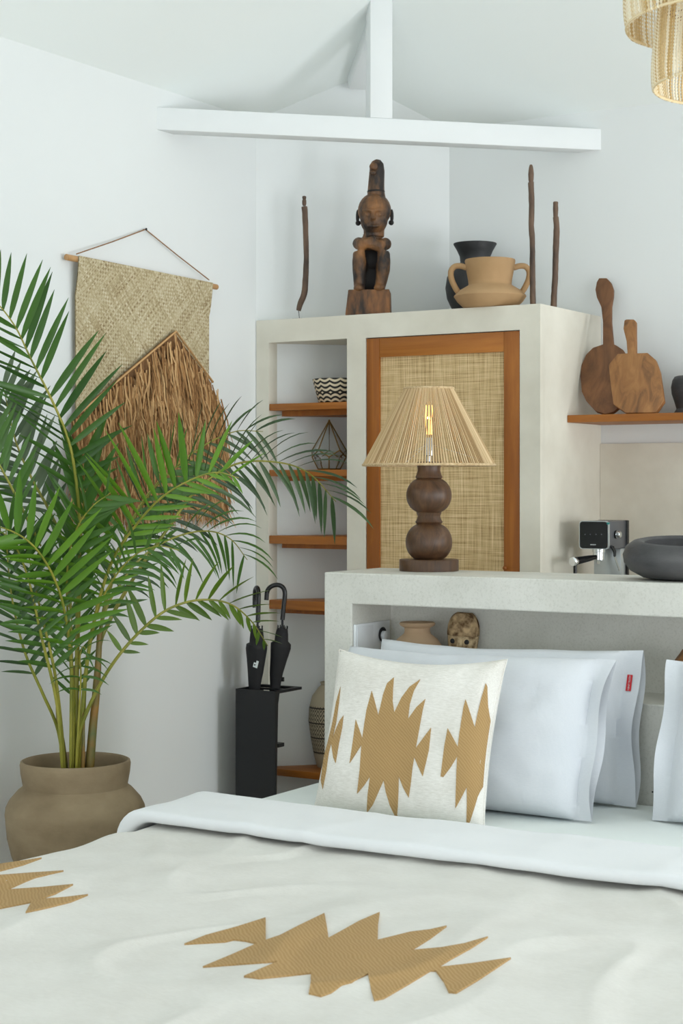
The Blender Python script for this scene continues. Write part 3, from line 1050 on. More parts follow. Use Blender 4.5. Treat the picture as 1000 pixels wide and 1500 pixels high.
# black vase with flared mouth
turned('black_vase', 'black clay vase with flared mouth behind the terracotta vessel', 'vase', 'black_clay', 695.5, 5.19 * Q,
       [(26, 468.5), (30, 460), (35, 451), (41, 438), (43.5, 422), (41, 406), (34, 395), (27.5, 391), (27.8, 389), (23.5, 387), (21.5, 384), (22.5, 376), (26, 368), (31.5, 358.5), (31.5, 357), (29, 357.5), (22, 370), (18, 384), (1, 392)], z_base=CZ + 0.0005)
# terracotta vessel with two handles
th, mb, k = turned('terracotta_vessel', 'tan terracotta vessel with two loop handles at the cabinet edge', 'vessel', 'terracotta', 717.5, 4.892 * Q,
                   [(33, 449), (40, 446.5), (48, 439), (53, 431.5), (52.5, 430), (44, 422), (33, 415.5), (31.5, 414), (32, 408), (35, 392), (37, 379.5), (36.5, 377.5), (34, 378), (31, 395), (28, 412), (1, 416)], z_base=CZ + 0.0005, parts=True)
mb.build('vessel_body', 'terracotta', th, smooth=True, angle=50)
for sg in (-1, 1):
    hp = [(34.5, 389), (43, 386.5), (51, 387), (56, 391.5), (57.5, 398), (56, 407), (51, 418), (46.5, 425)]
    pts = [Vector((th.location.x, th.location.y, th.location.z)) + RIGHT * (sg * a * k) + UP * ((449 - y) * k) for a, y in hp]
    MB().tube(catmull(pts, 4), 4.3 * k, 12).build('handle', 'terracotta', th, smooth=True)

# ------------------------------------------------------------------ niche shelf things
s1z = onY(450, 590, CY).z
s2z = onY(450, 688, CY).z
s5z = onY(450, 1131, CY).z
# scalloped woven bowl
p = onY(494, 588, 4.925 * Q)
k = depth(p) / F_PX
bw = MB().lathe([(26 * k, 0), (28 * k, 2 * k), (36.5 * k, 35 * k), (35 * k, 35.5 * k), (26 * k, 4 * k), (0.001, 3.5 * k)], 48, (p.x, p.y, s1z + 0.0005))
tag(bw.build('patterned_bowl', 'scallop_weave', smooth=True, angle=50), 'black and cream scallop patterned bowl on the top niche shelf', 'bowl')
# geometric terrarium
p = onY(482, 687, 4.905 * Q)
k = depth(p) / F_PX
ter = thing('glass_terrarium', 'teardrop brass and glass terrarium on the second niche shelf', 'terrarium', (p.x, p.y, s2z + 0.0005))
c = Vector((p.x, p.y, s2z + 0.0025))
view = math.atan2(-FWD.y, -FWD.x)


def tp(R, ang, h): return c + Vector((R * k * math.cos(view + ang), R * k * math.sin(view + ang), h * k))


apex = c + UP * 71 * k
Lq = [tp(26, i * 2 * math.pi / 5, 17.5) for i in range(5)]
Hq = [tp(26.5, (i + 0.5) * 2 * math.pi / 5, 27.5) for i in range(5)]
Bq = [tp(17.0, i * 2 * math.pi / 5, 0.3) for i in range(5)]
for i in range(5):
    i2 = (i + 1) % 5
    kite = [apex, Hq[i - 1], Lq[i], Hq[i]]
    low = [Hq[i], Lq[i], Bq[i], Bq[i2], Lq[i2]]
    for q in (kite, low):
        cen = sum(q, Vector()) / len(q)
        nrm = (q[1] - q[0]).cross(q[2] - q[0]).normalized() * 0.0012
        MB().prism([cen + (w_ - cen) * 0.985 - nrm / 2 for w_ in q], nrm).build('glass_pane', 'clear_glass', ter)
edges = []
for i in range(5):
    edges += [(apex, Hq[i]), (Hq[i - 1], Lq[i]), (Lq[i], Hq[i]), (Lq[i], Bq[i]), (Bq[i], Bq[(i + 1) % 5])]
for (e0, e1) in edges:
    MB().tube([e0, e1], 0.0027, 6).build('frame_bar', 'brass', ter, smooth=True)
MB().ball(apex, 0.004, 0.004, 0.005, 10, 8).build('finial', 'brass', ter, smooth=True)
# engraved vase on the lowest shelf
p = onY(482, 1133, 4.96 * Q)
k = depth(p) / F_PX
ev = MB().lathe([(r * k, h * k) for r, h in ((17, 0), (19, 4), (22, 16), (27, 42), (30.5, 68), (29.5, 86), (25, 104), (16, 116), (12, 120), (13.5, 124), (12, 124.5), (8, 116), (0.5, 100))], 48, (p.x, p.y, s5z + 0.0005))
tag(ev.build('engraved_vase', 'engraved_clay', smooth=True, angle=50), 'tall clay vase with dark engraved geometric bands on the lowest shelf', 'vase')

# ------------------------------------------------------------------ umbrella stand and umbrellas
UQ = 1.20
ux0, ux1, uy0, uy1 = -3.107 * UQ, -2.956 * UQ, 4.45 * UQ, 4.604 * UQ
uz = EYE + (0.622 - EYE) * UQ
us = thing('umbrella_stand', 'black sheet metal umbrella stand beside the plaster cabinet', 'umbrella stand', ((ux0 + ux1) / 2, (uy0 + uy1) / 2, 0))
MB().box(ux0, ux1, uy0, uy0 + 0.004, 0.004, uz).build('front_panel', 'black_metal', us)
MB().box(ux0, ux0 + 0.004, uy0 + 0.0041, uy1, 0.004, uz).build('side_panel', 'black_metal', us)
MB().prism([Vector((ux1 - 0.004, uy0 + 0.0041, 0.004)), Vector((ux1 - 0.004, uy0 + 0.006, 0.004)), Vector((ux1 - 0.004, uy0 + 0.022, uz)), Vector((ux1 - 0.004, uy0 + 0.0041, uz))], Vector((0.004, 0, 0))).build('return_flange', 'black_metal', us)
rim = MB()
w_ = 0.020
rim.box(ux0 + 0.004, ux1, uy1 - w_, uy1, uz - 0.010, uz).box(ux1 - w_, ux1, uy0 + 0.023, uy1 - w_, uz - 0.010, uz).box(ux0 + 0.0041, ux1 - w_, (uy0 + uy1) / 2 - 0.006, (uy0 + uy1) / 2 + 0.006, uz - 0.008, uz - 0.001)
rim.build('top_rim', 'black_metal', us)
zl = onY(404, 1091, uy0).z
MB().box(ux1 - 0.03, ux1 - 0.0005, uy0 + 0.0225, uy0 + 0.062, zl - 0.014, zl).build('inner_hook', 'black_metal', us)
MB().box(ux0, ux1, uy0, uy1, 0.0, 0.004).build('base_plate', 'black_metal', us)


def umbrella(label, axis_pts, Y, handle, emblem, lkdir):
    """axis_pts (px, py, radius px) from the rim of the stand upwards"""
    t_ = Y / ray(axis_pts[0][0], 0).y
    k_ = t_ / F_PX
    b0 = onY(axis_pts[0][0], axis_pts[0][1], Y)
    top = onY(axis_pts[-1][0], axis_pts[-1][1], Y)
    dirv = (b0 - top).normalized()
    foot = b0 + dirv * ((b0.z - 0.012) / max(0.2, -dirv.z))
    foot.x = max(min(foot.x, ux1 - 0.035), ux0 + 0.035)
    foot.y = max(min(foot.y, uy1 - 0.035), uy0 + 0.035)
    foot.z = 0.0055
    th_ = thing('umbrella', label, 'umbrella', foot, 'black umbrellas in the stand')
    pts = [onY(x, y, Y) for x, y, r in axis_pts]
    rr = [r * k_ for x, y, r in axis_pts]
    mbx = MB()
    allp = [foot + (b0 - foot) * 0.10, foot + (b0 - foot) * 0.5] + pts
    mbx.tube(allp, [0.010, 0.016] + rr, 16)
    for q in mbx.v:
        pass
    can = mbx.build('canopy', 'black_cloth', th_, smooth=True, angle=50)
    MB().tube([foot, foot + (b0 - foot) * 0.11], 0.004, 8).build('ferrule', 'black_gloss', th_, smooth=True)
    hp = [at(x, y, t_ + dt) for x, y, dt in handle]
    MB().tube([pts[-1] - (pts[-1] - pts[-2]) * 0.2, hp[0]], 0.0045, 10).build('shaft', 'black_metal', th_, smooth=True)
    MB().tube(catmull(hp, 5), 3.4 * k_, 12).build('crook_handle', 'black_gloss', th_, smooth=True)
    # rib tips round the top of the canopy
    axd = (pts[-1] - pts[-2]).normalized()
    for j in range(8):
        a = 2 * math.pi * j / 8 + 0.3
        s_ = axd.orthogonal().normalized()
        s_ = Matrix.Rotation(a, 3, axd) @ s_
        q = pts[-1] + s_ * rr[-1] * 0.92
        MB().tube([q - axd * 0.006, q + axd * 0.012], 0.0019, 6).build('rib_tip', 'black_gloss', th_, smooth=True)
    return th_, can, t_, k_


u1, can, t_, k_ = umbrella('black folded umbrella with small white emblem, nearest the palm', [(372.5, 1006, 8.8), (374, 985, 11.5), (375, 965, 14), (375.5, 950, 16), (376, 944, 15.5), (376, 941, 11), (376, 935, 10.5), (376, 921, 9.2)], 4.505 * UQ,
                           [(377.5, 912, 0), (378, 895, 0), (378.5, 876, 0), (378.3, 867, 0.005), (377, 861.5, 0.02), (375, 861.5, 0.04), (373.4, 867, 0.055), (373, 878, 0.06), (373, 890, 0.06)], True, 0)
# the small white emblem on the cloth: a square with a dot and a short upright stroke
em = thing
c0 = at(374.2, 974.5, t_ - 0.046)
ku = t_ / F_PX
e1, e2 = (RIGHT * 0.93 + UP * -0.36).normalized(), (UP * 0.95 + RIGHT * 0.25).normalized()


def E(a, b_): return c0 + (e1 * a + e2 * b_) * ku


emb = MB().prism([E(-3.4, -3.4), E(3.2, -3.4), E(3.2, 7.0), E(-0.2, 7.0), E(-0.2, 3.4), E(-3.4, 3.4)], -FWD * 0.0012).build('emblem', 'mark_white', can)
MB().prism([E(-1.3 + 1.2 * math.cos(q * 0.785), 0.2 + 1.2 * math.sin(q * 0.785)) - FWD * 0.0013 for q in range(8)], -FWD * 0.0004).build('emblem_dot', 'black_cloth', u1)
u2, can, t_, k_ = umbrella('black folded umbrella with plain canopy, nearest the niche shelves', [(403, 1003, 8.0), (404.5, 985, 10), (408, 965, 12.5), (411, 948, 15.2), (411.3, 943, 15), (412, 939, 10.2), (412.5, 930, 9.6), (413.5, 921, 8.0)], 4.555 * UQ,
                           [(413.5, 908, 0), (415, 892, 0), (417, 874, 0), (416.5, 865, 0), (412.5, 859, 0), (405, 856.8, 0), (396.5, 859.5, 0), (391.5, 866, 0), (390, 879, 0)], False, 0)
bt = at(413.5, 995, t_)
MB().box(bt.x - 0.008, bt.x + 0.006, bt.y - 0.004, bt.y + 0.004, bt.z - 0.008, bt.z + 0.008).build('closure_strap', 'black_cloth', u2)

# ------------------------------------------------------------------ kitchen shelf, boards, pot, coffee machine
shy0 = BY - 0.28 * Q
shz1 = onY(900, 606.5, shy0).z
shz0 = onY(900, 617.5, shy0).z
tag(MB().box(-2.225 * Q + 0.001, 1.2, shy0, BY - 0.0005, shz0, shz1).build('wall_shelf', 'teak_shelf', bevel=0.002), 'long teak wall shelf holding the cutting boards', 'shelf')


def leaning_board(name, label, cat, mat, outline, y_bot, y_top, py_bot, py_top, thick, bevel=0.003):
    zb0 = shz1 + 0.0015
    pb_ = Vector((0, y_bot, zb0))
    ptop = onY(900, py_top, y_top)
    nrm = Vector((0, -(ptop.z - zb0), (y_top - y_bot))).normalized()
    pts = [on_plane(x, y, pb_, nrm) for x, y in outline]
    lowest = min(q.z for q in pts)
    pts = [q + UP * (zb0 - lowest + 0.0012) for q in pts]
    mbx = MB().prism(pts, -nrm * thick)
    return pts, nrm, mbx


ol_a = [(877, 406), (888, 406), (894, 412), (897.5, 422), (897, 432), (894.5, 446), (894.5, 470), (897.5, 502), (903, 505), (912, 511), (919, 522), (922, 545), (920, 570), (912, 590), (898, 602), (886, 605.5), (872, 601), (858, 586), (851.5, 572), (849.5, 550), (851, 534), (858, 518), (868, 508), (882.5, 503), (882.5, 470), (880, 448), (873.5, 434), (871.5, 423), (873.5, 412)]
pts, nrm, mb = leaning_board('round_board', '', '', '', ol_a, BY - 0.275, BY - 0.052, 606, 406, 0.018)
tag(mb.build('round_paddle_board', 'paddle_wood', bevel=0.0025), 'round dark wooden paddle board with long handle on the shelf', 'cutting board')
ol_b = [(914, 470), (917, 468.5), (928, 468.5), (930.5, 471), (930.5, 490), (931, 518), (948, 517.5), (960, 528), (966, 545), (972, 588), (960, 605), (916, 605.5), (898, 593), (893.5, 560), (891, 535), (904, 519), (918.5, 518), (917, 500), (912.5, 482)]
pts, nrm, mb = leaning_board('board', '', '', '', ol_b, BY - 0.318, BY - 0.172, 606, 468, 0.020)
tb = thing('octagonal_cutting_board', 'worn light wooden cutting board with clipped corners and short handle', 'cutting board', (sum(q.x for q in pts) / len(pts), BY - 0.318, shz1 + 0.002))
mb.build('board', 'board_wood', tb, bevel=0.0025)
cr = on_plane(942, 583, pts[0] - nrm * 0.0, nrm)
ofs = nrm * (0.0205 if nrm.y < 0 else -0.0205)
ofs = nrm * 0.0 - nrm * 0.0203
for (x0_, y0_, x1_, y1_, w0) in ((942.5, 573, 941.3, 592, 0.7), (960.5, 540, 962.5, 552, 0.5)):
    A_, B_ = on_plane(x0_, y0_, pts[0] + ofs, nrm), on_plane(x1_, y1_, pts[0] + ofs, nrm)
    MB().tube([A_, (A_ + B_) / 2, B_], [0.0004, 0.0016 * w0 / 0.7, 0.0004], 6, flat=0.3).build('crack', 'hole_dark', tb)
turned('dark_pot', 'small charcoal pot standing on the teak wall shelf', 'pot', 'bowl_stone', 1021, BY - 0.14,
       [(33, 606), (33.5, 603), (30, 598), (33, 588), (37, 576), (38, 566), (36, 556), (33, 551), (30, 550), (29, 556), (28, 580), (1, 596)], z_base=shz1 + 0.0005)

# coffee machine
MY = 4.965 * Q
mx0, mx1 = onY(848, 780, MY).x, onY(891, 780, MY).x
mzt, mzb = onY(870, 763, MY).z, onY(870, 804.5, MY).z
mback = MY + 0.19
WZ = 0.86
cm = thing('coffee_machine', 'slim grey and black espresso machine on the kitchen worktop', 'coffee machine', ((mx0 + mx1) / 2, (MY + mback) / 2, WZ))
MB().box(mx0 + 0.002, mx1 - 0.001, MY + 0.012, mback - 0.02, mzb, mzt - 0.001).build('head', 'grey_steel', cm, bevel=0.004)


def rrect(x0, x1, z0, z1, r, n=5):
    out_ = []
    for (cx_, cz_, a0_) in ((x1 - r, z1 - r, 0), (x0 + r, z1 - r, 90), (x0 + r, z0 + r, 180), (x1 - r, z0 + r, 270)):
        for i in range(n + 1):
            a = math.radians(a0_ + 90 * i / n)
            out_.append((cx_ + r * math.cos(a), cz_ + r * math.sin(a)))
    return out_


MB().prism([Vector((x, MY, z)) for x, z in rrect(mx0, mx1, mzb, mzt, 0.013)], Vector((0, 0.0118, 0))).build('panel_frame', 'silver_trim', cm, smooth=True)
fp = MB().prism([Vector((x, MY - 0.002, z)) for x, z in rrect(mx0 + 0.0032, mx1 - 0.0032, mzb + 0.003, mzt - 0.003, 0.011)], Vector((0, 0.0019, 0))).build('front_panel', 'black_gloss', cm)
for i in range(5):
    xx = onY(864.8 + i * 1.7, 798, MY).x
    zc = onY(868, 797.8, MY).z
    MB().box(xx, xx + 0.0026, MY - 0.0026, MY - 0.0021, zc - 0.0018, zc + 0.0018).build('brand_mark', 'mark_white', fp)
for i, xpx in enumerate((857, 864.5, 873, 881)):
    xx = onY(xpx, 783, MY).x
    zc = onY(xpx, 782.8, MY).z
    MB().lathe([(0.0022, 0), (0.0022, 0.0004)], 10, (xx, MY - 0.0021, zc), (0, -1, 0)).build('touch_icon', 'grey_steel', fp)
xq = onY(891.5, 767, MY)
MB().box(mx1 - 0.006, mx1 + 0.0012, MY - 0.0028, MY + 0.008, xq.z - 0.003, xq.z + 0.004).build('energy_sticker', 'teal_mark', cm)
# back column, drip tray, steel back plate
MB().box(mx0 + 0.004, mx1 - 0.003, mback - 0.065, mback - 0.0201, WZ + 0.031, mzb - 0.0005).build('column', 'silver_trim', cm, bevel=0.003)
MB().box(mx0, mx1 + 0.004, mback - 0.0199, mback, WZ + 0.001, mzt).build('water_tank', 'black_gloss', cm, bevel=0.003)
MB().box(mx0 + 0.002, mx1 - 0.001, MY + 0.01, mback - 0.0201, WZ + 0.001, WZ + 0.03).build('drip_tray', 'grey_steel', cm, bevel=0.003)
gx = onY(879, 810, MY + 0.07).x
gy = MY + 0.055
MB().lathe([(0.024, 0), (0.024, -0.012), (0.021, -0.013), (0.0215, -0.040), (0.014, -0.043), (0.006, -0.045), (0.005, -0.055)], 24, (gx, gy, mzb - 0.0002)).build('group_head', 'chrome', cm, smooth=True)
# portafilter handle pointing to the front
ha = Vector((gx - 0.004, gy - 0.022, mzb - 0.030))
hb_ = onY(842, 822, MY - 0.055)
pf = MB().tube([ha, ha + (hb_ - ha) * 0.3, hb_], [0.008, 0.011, 0.0150], 14).build('portafilter_handle', 'black_gloss', cm, smooth=True)
hdv = (hb_ - ha).normalized()
MB().lathe([(0.0165, -0.003), (0.0180, 0), (0.0180, 0.012), (0.0155, 0.015)], 20, hb_, hdv).build('handle_end', 'chrome', pf, smooth=True)
MB().lathe([(0.0065, 0), (0.0065, hb_.z - WZ - 0.012)], 14, (hb_.x, hb_.y, WZ + 0.001)).build('tamper', 'black_gloss', cm, smooth=True)
# steam knob and wand on the side
kb = onX(901, 783, mx1)
kl = MB().lathe([(0.014, 0), (0.014, 0.008), (0.0125, 0.0085), (0.012, 0.020), (0.010, 0.022)], 22, (mx1 - 0.0009, kb.y, kb.z), (1, 0, 0)).build('steam_knob', 'chrome', cm, smooth=True)
MB().lathe([(0.0146, -0.003), (0.0152, 0), (0.0146, 0.004)], 22, (mx1 + 0.003, kb.y, kb.z), (1, 0, 0), cap0=False, cap1=False).build('knob_ring', 'black_gloss', kl, smooth=True)
w0 = onX(897, 802, mx1 + 0.006)
w1 = onX(900, 815, mx1 + 0.016)
w2 = onX(907, 836, mx1 + 0.020)
MB().tube([w0 + Vector((-0.012, 0, 0.004)), w0, (w0 + w1) / 2 + Vector((0.004, 0, 0)), w1], [0.006, 0.007, 0.006, 0.005], 10).build('steam_joint', 'black_gloss', cm, smooth=True)
MB().tube([w1, w2], 0.0032, 10).build('steam_wand', 'chrome', cm, smooth=True)

# ------------------------------------------------------------------ wall hanging
HX = WX + 0.022
rodL, rodR = onX(97, 376.5, HX), onX(317, 420.5, HX)
mTL, mTR = onX(111, 377, HX), onX(307, 414, HX)
wh = thing('wall_hanging', 'woven mat wall hanging with raffia fringe on a wooden rod', 'wall hanging', Vector((WX, (rodL.y + rodR.y) / 2, onX(230, 775, HX).z)))
MB().tube([rodL, rodR], 0.0105, 14).build('rod', 'bamboo', wh, smooth=True)
nail = onX(213, 336, WX + 0.010)
for e in (onX(112, 372, HX + 0.008), onX(306, 410, HX + 0.008)):
    MB().tube([e, (e + nail) / 2 - UP * 0.002, nail], 0.0022, 8).build('cord', 'rope', wh, smooth=True)
MB().lathe([(0.002, 0), (0.002, 0.012), (0.005, 0.0125), (0.005, 0.014)], 12, (WX + 0.0005, nail.y, nail.z), (1, 0, 0)).build('nail', 'black_metal', wh, smooth=True)
# mat: slightly wavy sheet with thickness
zbot = onX(180, 745, HX).z
ya, yb = mTL.y, mTR.y


def mat_pt(u, v_, off):
    y = ya + (yb - ya) * u
    zt_ = rodL.z + (rodR.z - rodL.z) * (y - rodL.y) / (rodR.y - rodL.y) + 0.010
    z = zt_ + (zbot - zt_) * v_
    x = WX + 0.020 + 0.005 * math.sin(u * 9 + 1) * v_ + 0.018 * max(0, 1 - v_ * 7) ** 0.6
    return Vector((x + off, y, z))


mm = MB().grid(lambda u, v_: mat_pt(u, v_, 0), 30, 40).grid(lambda u, v_: mat_pt(1 - u, v_, -0.004), 30, 40)
mm.build('woven_mat', 'woven_mat', wh, smooth=True)
# fringe: raffia strands sewn along a pointed band, apex of the band right of centre
apx = onX(252, 486, HX)
fl = onX(140, 570, HX)
fr = onX(306, 560, HX)
fl2 = fl + (fl - apx) * 0.45
fl2.y = max(fl2.y, ya - 0.03)
bandpts = [fl2, apx, fr, onX(322, 612, HX + 0.02)]
FB = MB()
backing = MB()
bx = WX + 0.030
zf_bot = onX(215, 775, HX).z
poly = [Vector((bx, fl2.y, fl2.z)), Vector((bx, apx.y, apx.z)), Vector((bx, fr.y, fr.z)), Vector((bx, onX(320, 620, HX).y, onX(320, 620, HX).z)), Vector((bx, onX(326, 745, HX).y, onX(326, 745, HX).z)), Vector((bx, fl2.y + 0.02, zf_bot + 0.04))]
backing.prism(poly, Vector((-0.004, 0, 0))).build('fringe_backing', 'raffia_back', wh)


def top_line(y):
    if y < apx.y:
        f_ = (y - fl2.y) / (apx.y - fl2.y)
        return fl2.z + (apx.z - fl2.z) * f_
    f_ = (y - apx.y) / (fr.y - apx.y)
    if f_ <= 1:
        return apx.z + (fr.z - apx.z) * f_
    return fr.z + (fr.z - apx.z) * 1.6 * (f_ - 1)


ymin, ymax = fl2.y, onX(325, 600, HX + 0.02).y
rnd = random.Random(3)
NSTR = 3200
rows = 7
for i in range(NSTR):
    y = rnd.uniform(ymin, ymax)
    zt_ = top_line(y)
    row = rnd.random() ** 0.8
    z0 = zt_ - (zt_ - zf_bot - 0.16) * row * 0.95
    L = rnd.uniform(0.13, 0.26)
    drift = rnd.gauss(0.0, 0.028) + (0.02 if y > apx.y else 0.0)
    if z0 - L < zf_bot:
        L = z0 - zf_bot + rnd.uniform(-0.02, 0.012)
    if L < 0.04:
        continue
    x0 = WX + 0.032 + rnd.uniform(0, 0.016)
    cst = []
    for j in range(5):
        s_ = j / 4
        cst.append(Vector((x0 + 0.026 * s_ * (1 - 0.3 * s_) + rnd.uniform(-0.005, 0.005), y + drift * s_ ** 1.4 + rnd.uniform(-0.009, 0.009) * (1 if j else 0), z0 - L * s_)))
    wd = rnd.uniform(0.0018, 0.0037)
    FB.tube(cst, [wd, wd * 1.05, wd, wd * 0.85, wd * 0.3], 3, caps=False)
fo = FB.build('raffia_fringe', 'raffia', wh, recalc=False)
tag(fo, 'shaggy brown raffia strands', kind='stuff')
# stitched band along the pointed top of the fringe
MB().tube([Vector((bx + 0.010, fl2.y, fl2.z)), Vector((bx + 0.010, apx.y, apx.z)), Vector((bx + 0.010, fr.y, fr.z)), ], 0.0045, 8).build('fringe_braid', 'raffia', wh, smooth=True)

# ------------------------------------------------------------------ bed
BZ = 0.386
BX0, BX1, BYF = -2.74, -0.62, 1.98
bed = thing('bed', 'low double bed with white fitted sheet against the headboard ledge', 'bed', ((BX0 + BX1) / 2, (BYF + LY) / 2, 0))
MB().box(BX0 + 0.05, BX1 - 0.05, BYF + 0.05, LY - 0.003, 0, 0.10).build('bed_base', 'teak_shelf', bed, bevel=0.004)
MB().box(BX0 + 0.012, BX1 - 0.012, BYF + 0.02, LY - 0.002, 0.1005, BZ).build('mattress', 'mattress_sheet', bed, bevel=0.045, seg=5)

SPZ = BZ + 0.014
FILL = 0.085


def wrinkle(x, y):
    v_ = Vector((x * 2.3, y * 2.3, 0))
    w1_ = noise.noise(v_) * 0.009 + noise.noise(v_ * 3.1 + Vector((4, 2, 0))) * 0.0042
    r_ = 1 - abs(noise.noise(Vector((x * 3.2 + 0.6 * y, y * 2.0 - x, 3.0))))
    return w1_ + 0.008 * max(0, r_ - 0.84) / 0.16


def top_z(x, y): return SPZ + wrinkle(x, y)


def cover_pt(s, y, zt_off=0.0, wr_=True, spread=0.0):
    """s: arc length across the bed measured from the left hem"""
    left, right = BX0 - 0.004 - spread, BX1 + 0.004 + spread
    zt_ = SPZ + zt_off
    drop = zt_ - FILL - 0.07
    arc = FILL * math.pi / 2
    flat_ = (right - left) - 2 * FILL
    if s < drop:
        return Vector((left, y, 0.07 + s))
    s -= drop
    if s < arc:
        a = s / FILL
        p_ = Vector((left + FILL - FILL * math.cos(a), y, zt_ - FILL + FILL * math.sin(a)))
        f_ = math.sin(a)
    elif s < arc + flat_:
        p_ = Vector((left + FILL + s - arc, y, zt_))
        f_ = 1
    elif s < 2 * arc + flat_:
        a = (s - arc - flat_) / FILL
        p_ = Vector((right - FILL + FILL * math.sin(a), y, zt_ - FILL + FILL * math.cos(a)))
        f_ = math.cos(a)
    else:
        return Vector((right, y, zt_ - FILL - (s - 2 * arc - flat_)))
    if wr_:
        p_.z += wrinkle(p_.x, y) * f_ * wr_
    return p_


def cover_len(zt_off=0.0, spread=0.0):
    zt_ = SPZ + zt_off
    return 2 * (zt_ - FILL - 0.07) + FILL * math.pi + (BX1 - BX0 + 0.008 + 2 * spread) - 2 * FILL


YH = 3.66                          # the spread runs on under the turned-back band
bsp = thing('bedspread', 'cream linen bedspread with golden embroidered sunbursts over the bed', 'bedspread', ((BX0 + BX1) / 2, (BYF + YH) / 2, 0.07))
CL = cover_len()
sp = MB().grid(lambda u, v_: cover_pt(u * CL, BYF - 0.005 + (YH - BYF) * v_), 320, 240)
# foot end hangs down
sp.grid(lambda u, v_: (lambda q: Vector((q.x, BYF - 0.005 - 0.012 * math.sin(v_ * 1.57), q.z + (0.07 - q.z) * v_)))(cover_pt(u * CL, BYF - 0.005)), 320, 10)
sp.build('linen_cloth', 'cream_linen', bsp, smooth=True, weld=True)


def motif(polys_px, name, parent, surf, mat='embroidery', sub=5, thick=0.002):
    """flat outline laid onto a surface; surf(px, py) -> (point, normal)"""
    for poly in polys_px:
        bm = bmesh.new()
        vs_ = [bm.verts.new((x, y, 0)) for x, y in poly]
        f_ = bm.faces.new(vs_)
        f_.normal_update()
        bmesh.ops.triangulate(bm, faces=[f_])
        for _ in range(sub):
            le = [e for e in bm.edges if e.calc_length() > 7]
            if not le:
                break
            bmesh.ops.subdivide_edges(bm, edges=le, cuts=1)
            bmesh.ops.triangulate(bm, faces=bm.faces[:])
        top, base_ = [], []
        bm.verts.index_update()
        for v_ in bm.verts:
            p_, n_ = surf(v_.co.x, v_.co.y)
            top.append(p_ + n_ * thick)
            base_.append(p_ - n_ * 0.002)
        faces = [tuple(v_.index for v_ in f_.verts) for f_ in bm.faces]
        bound = [tuple(v_.index for v_ in e.verts) for e in bm.edges if len(e.link_faces) == 1]
        bm.free()
        n_ = len(top)
        MB().add(top + base_, faces + [tuple(i + n_ for i in f_[::-1]) for f_ in faces] + [(a, b_, b_ + n_, a + n_) for a, b_ in bound]).build(name, mat, parent, smooth=True, angle=60)


def bed_surf(px, py):
    z = SPZ
    for _ in range(4):
        q = onZ(px, py, z)
        z = top_z(q.x, q.y)
        if q.x < BX0 + FILL:
            d_ = min(FILL, BX0 + FILL - 0.004 - q.x)
            z -= FILL - math.sqrt(max(0, FILL * FILL - max(0, d_) ** 2))
    q = onZ(px, py, z)
    return q, UP


main_sun = [(270, 1384.5), (301, 1372), (345, 1360), (389, 1346), (389, 1379), (410, 1372), (435, 1359), (475, 1339.5), (478, 1356), (481, 1376), (500, 1365.5), (526, 1351), (556, 1338), (553.5, 1355), (553, 1379), (601, 1367), (630, 1363.5), (654, 1358), (630, 1376), (601, 1394), (646, 1390), (680, 1384), (714.5, 1374), (690, 1390), (661, 1406), (641, 1419), (690, 1413.5), (748, 1405), (700, 1437), (668, 1456), (657, 1455), (650, 1440), (638, 1424), (630, 1424), (600, 1442), (562, 1464), (548, 1467), (543, 1450), (539, 1428), (520, 1437), (500, 1447), (485, 1456), (470, 1461), (452, 1457), (455, 1440), (455, 1427), (420, 1431), (380, 1435), (357, 1432), (380, 1422), (408, 1410), (350, 1414), (297, 1418), (340, 1400), (376, 1384), (360, 1380), (342.5, 1378), (330, 1381), (305, 1382.5)]
left_sun = [(-52, 1296), (-30, 1275), (0, 1267), (36, 1262), (61, 1258), (34, 1268), (0, 1277), (-14, 1282), (0, 1283.5), (54, 1279.5), (93, 1277), (54, 1286), (9, 1305), (60, 1301.5), (107, 1297), (82, 1310), (58, 1319), (95, 1316), (129, 1312), (103.5, 1322.5), (70, 1331), (37.5, 1338), (46, 1323), (0, 1332), (-40, 1345), (-34, 1335), (-80, 1338), (-50, 1318)]
motif([main_sun], 'embroidered_sunburst', bsp, bed_surf, thick=0.0035)
motif([left_sun], 'embroidered_sunburst', bsp, bed_surf, thick=0.0035)

# white sheet band turned back over the spread
def band_pt(u, v_):
    """v_: once round the folded band's cross-section"""
    yf = 3.425 + 0.008 * math.sin(u * 13)
    yb_ = 3.715 + 0.012 * math.sin(u * 8 + 1) + 0.05 * u
    L_ = cover_len(0.03, 0.008)
    h = 0.030
    # flat loop with round edges: top, back edge, underside, front edge
    rr_ = h / 2
    fl_ = (yb_ - yf) - 2 * rr_
    if v_ < 0.4:
        y, th_ = yf + rr_ + fl_ * v_ / 0.4, rr_
    elif v_ < 0.5:
        a_ = math.pi * (v_ - 0.4) / 0.1
        y, th_ = yb_ - rr_ + rr_ * math.sin(a_), rr_ * math.cos(a_)
    elif v_ < 0.9:
        y, th_ = yb_ - rr_ - fl_ * (v_ - 0.5) / 0.4, -rr_
    else:
        a_ = math.pi * (v_ - 0.9) / 0.1
        y, th_ = yf + rr_ - rr_ * math.sin(a_), -rr_ * math.cos(a_)
    sn_ = th_
    p_ = cover_pt(u * L_, y, 0.012 + h / 2 + th_, 0.35, 0.004 + h / 2 + th_)
    return p_ + Vector((0, 0, 0.004 * noise.noise(Vector((p_.x * 5, y * 9, 2))))) * (1 if sn_ > 0 else 0)


bd = MB().grid(band_pt, 150, 80)
tag(bd.build('folded_sheet', 'white_fold_cotton', smooth=True, weld=True, angle=80), 'white sheet turned back in a smooth band across the bedspread', 'sheet')


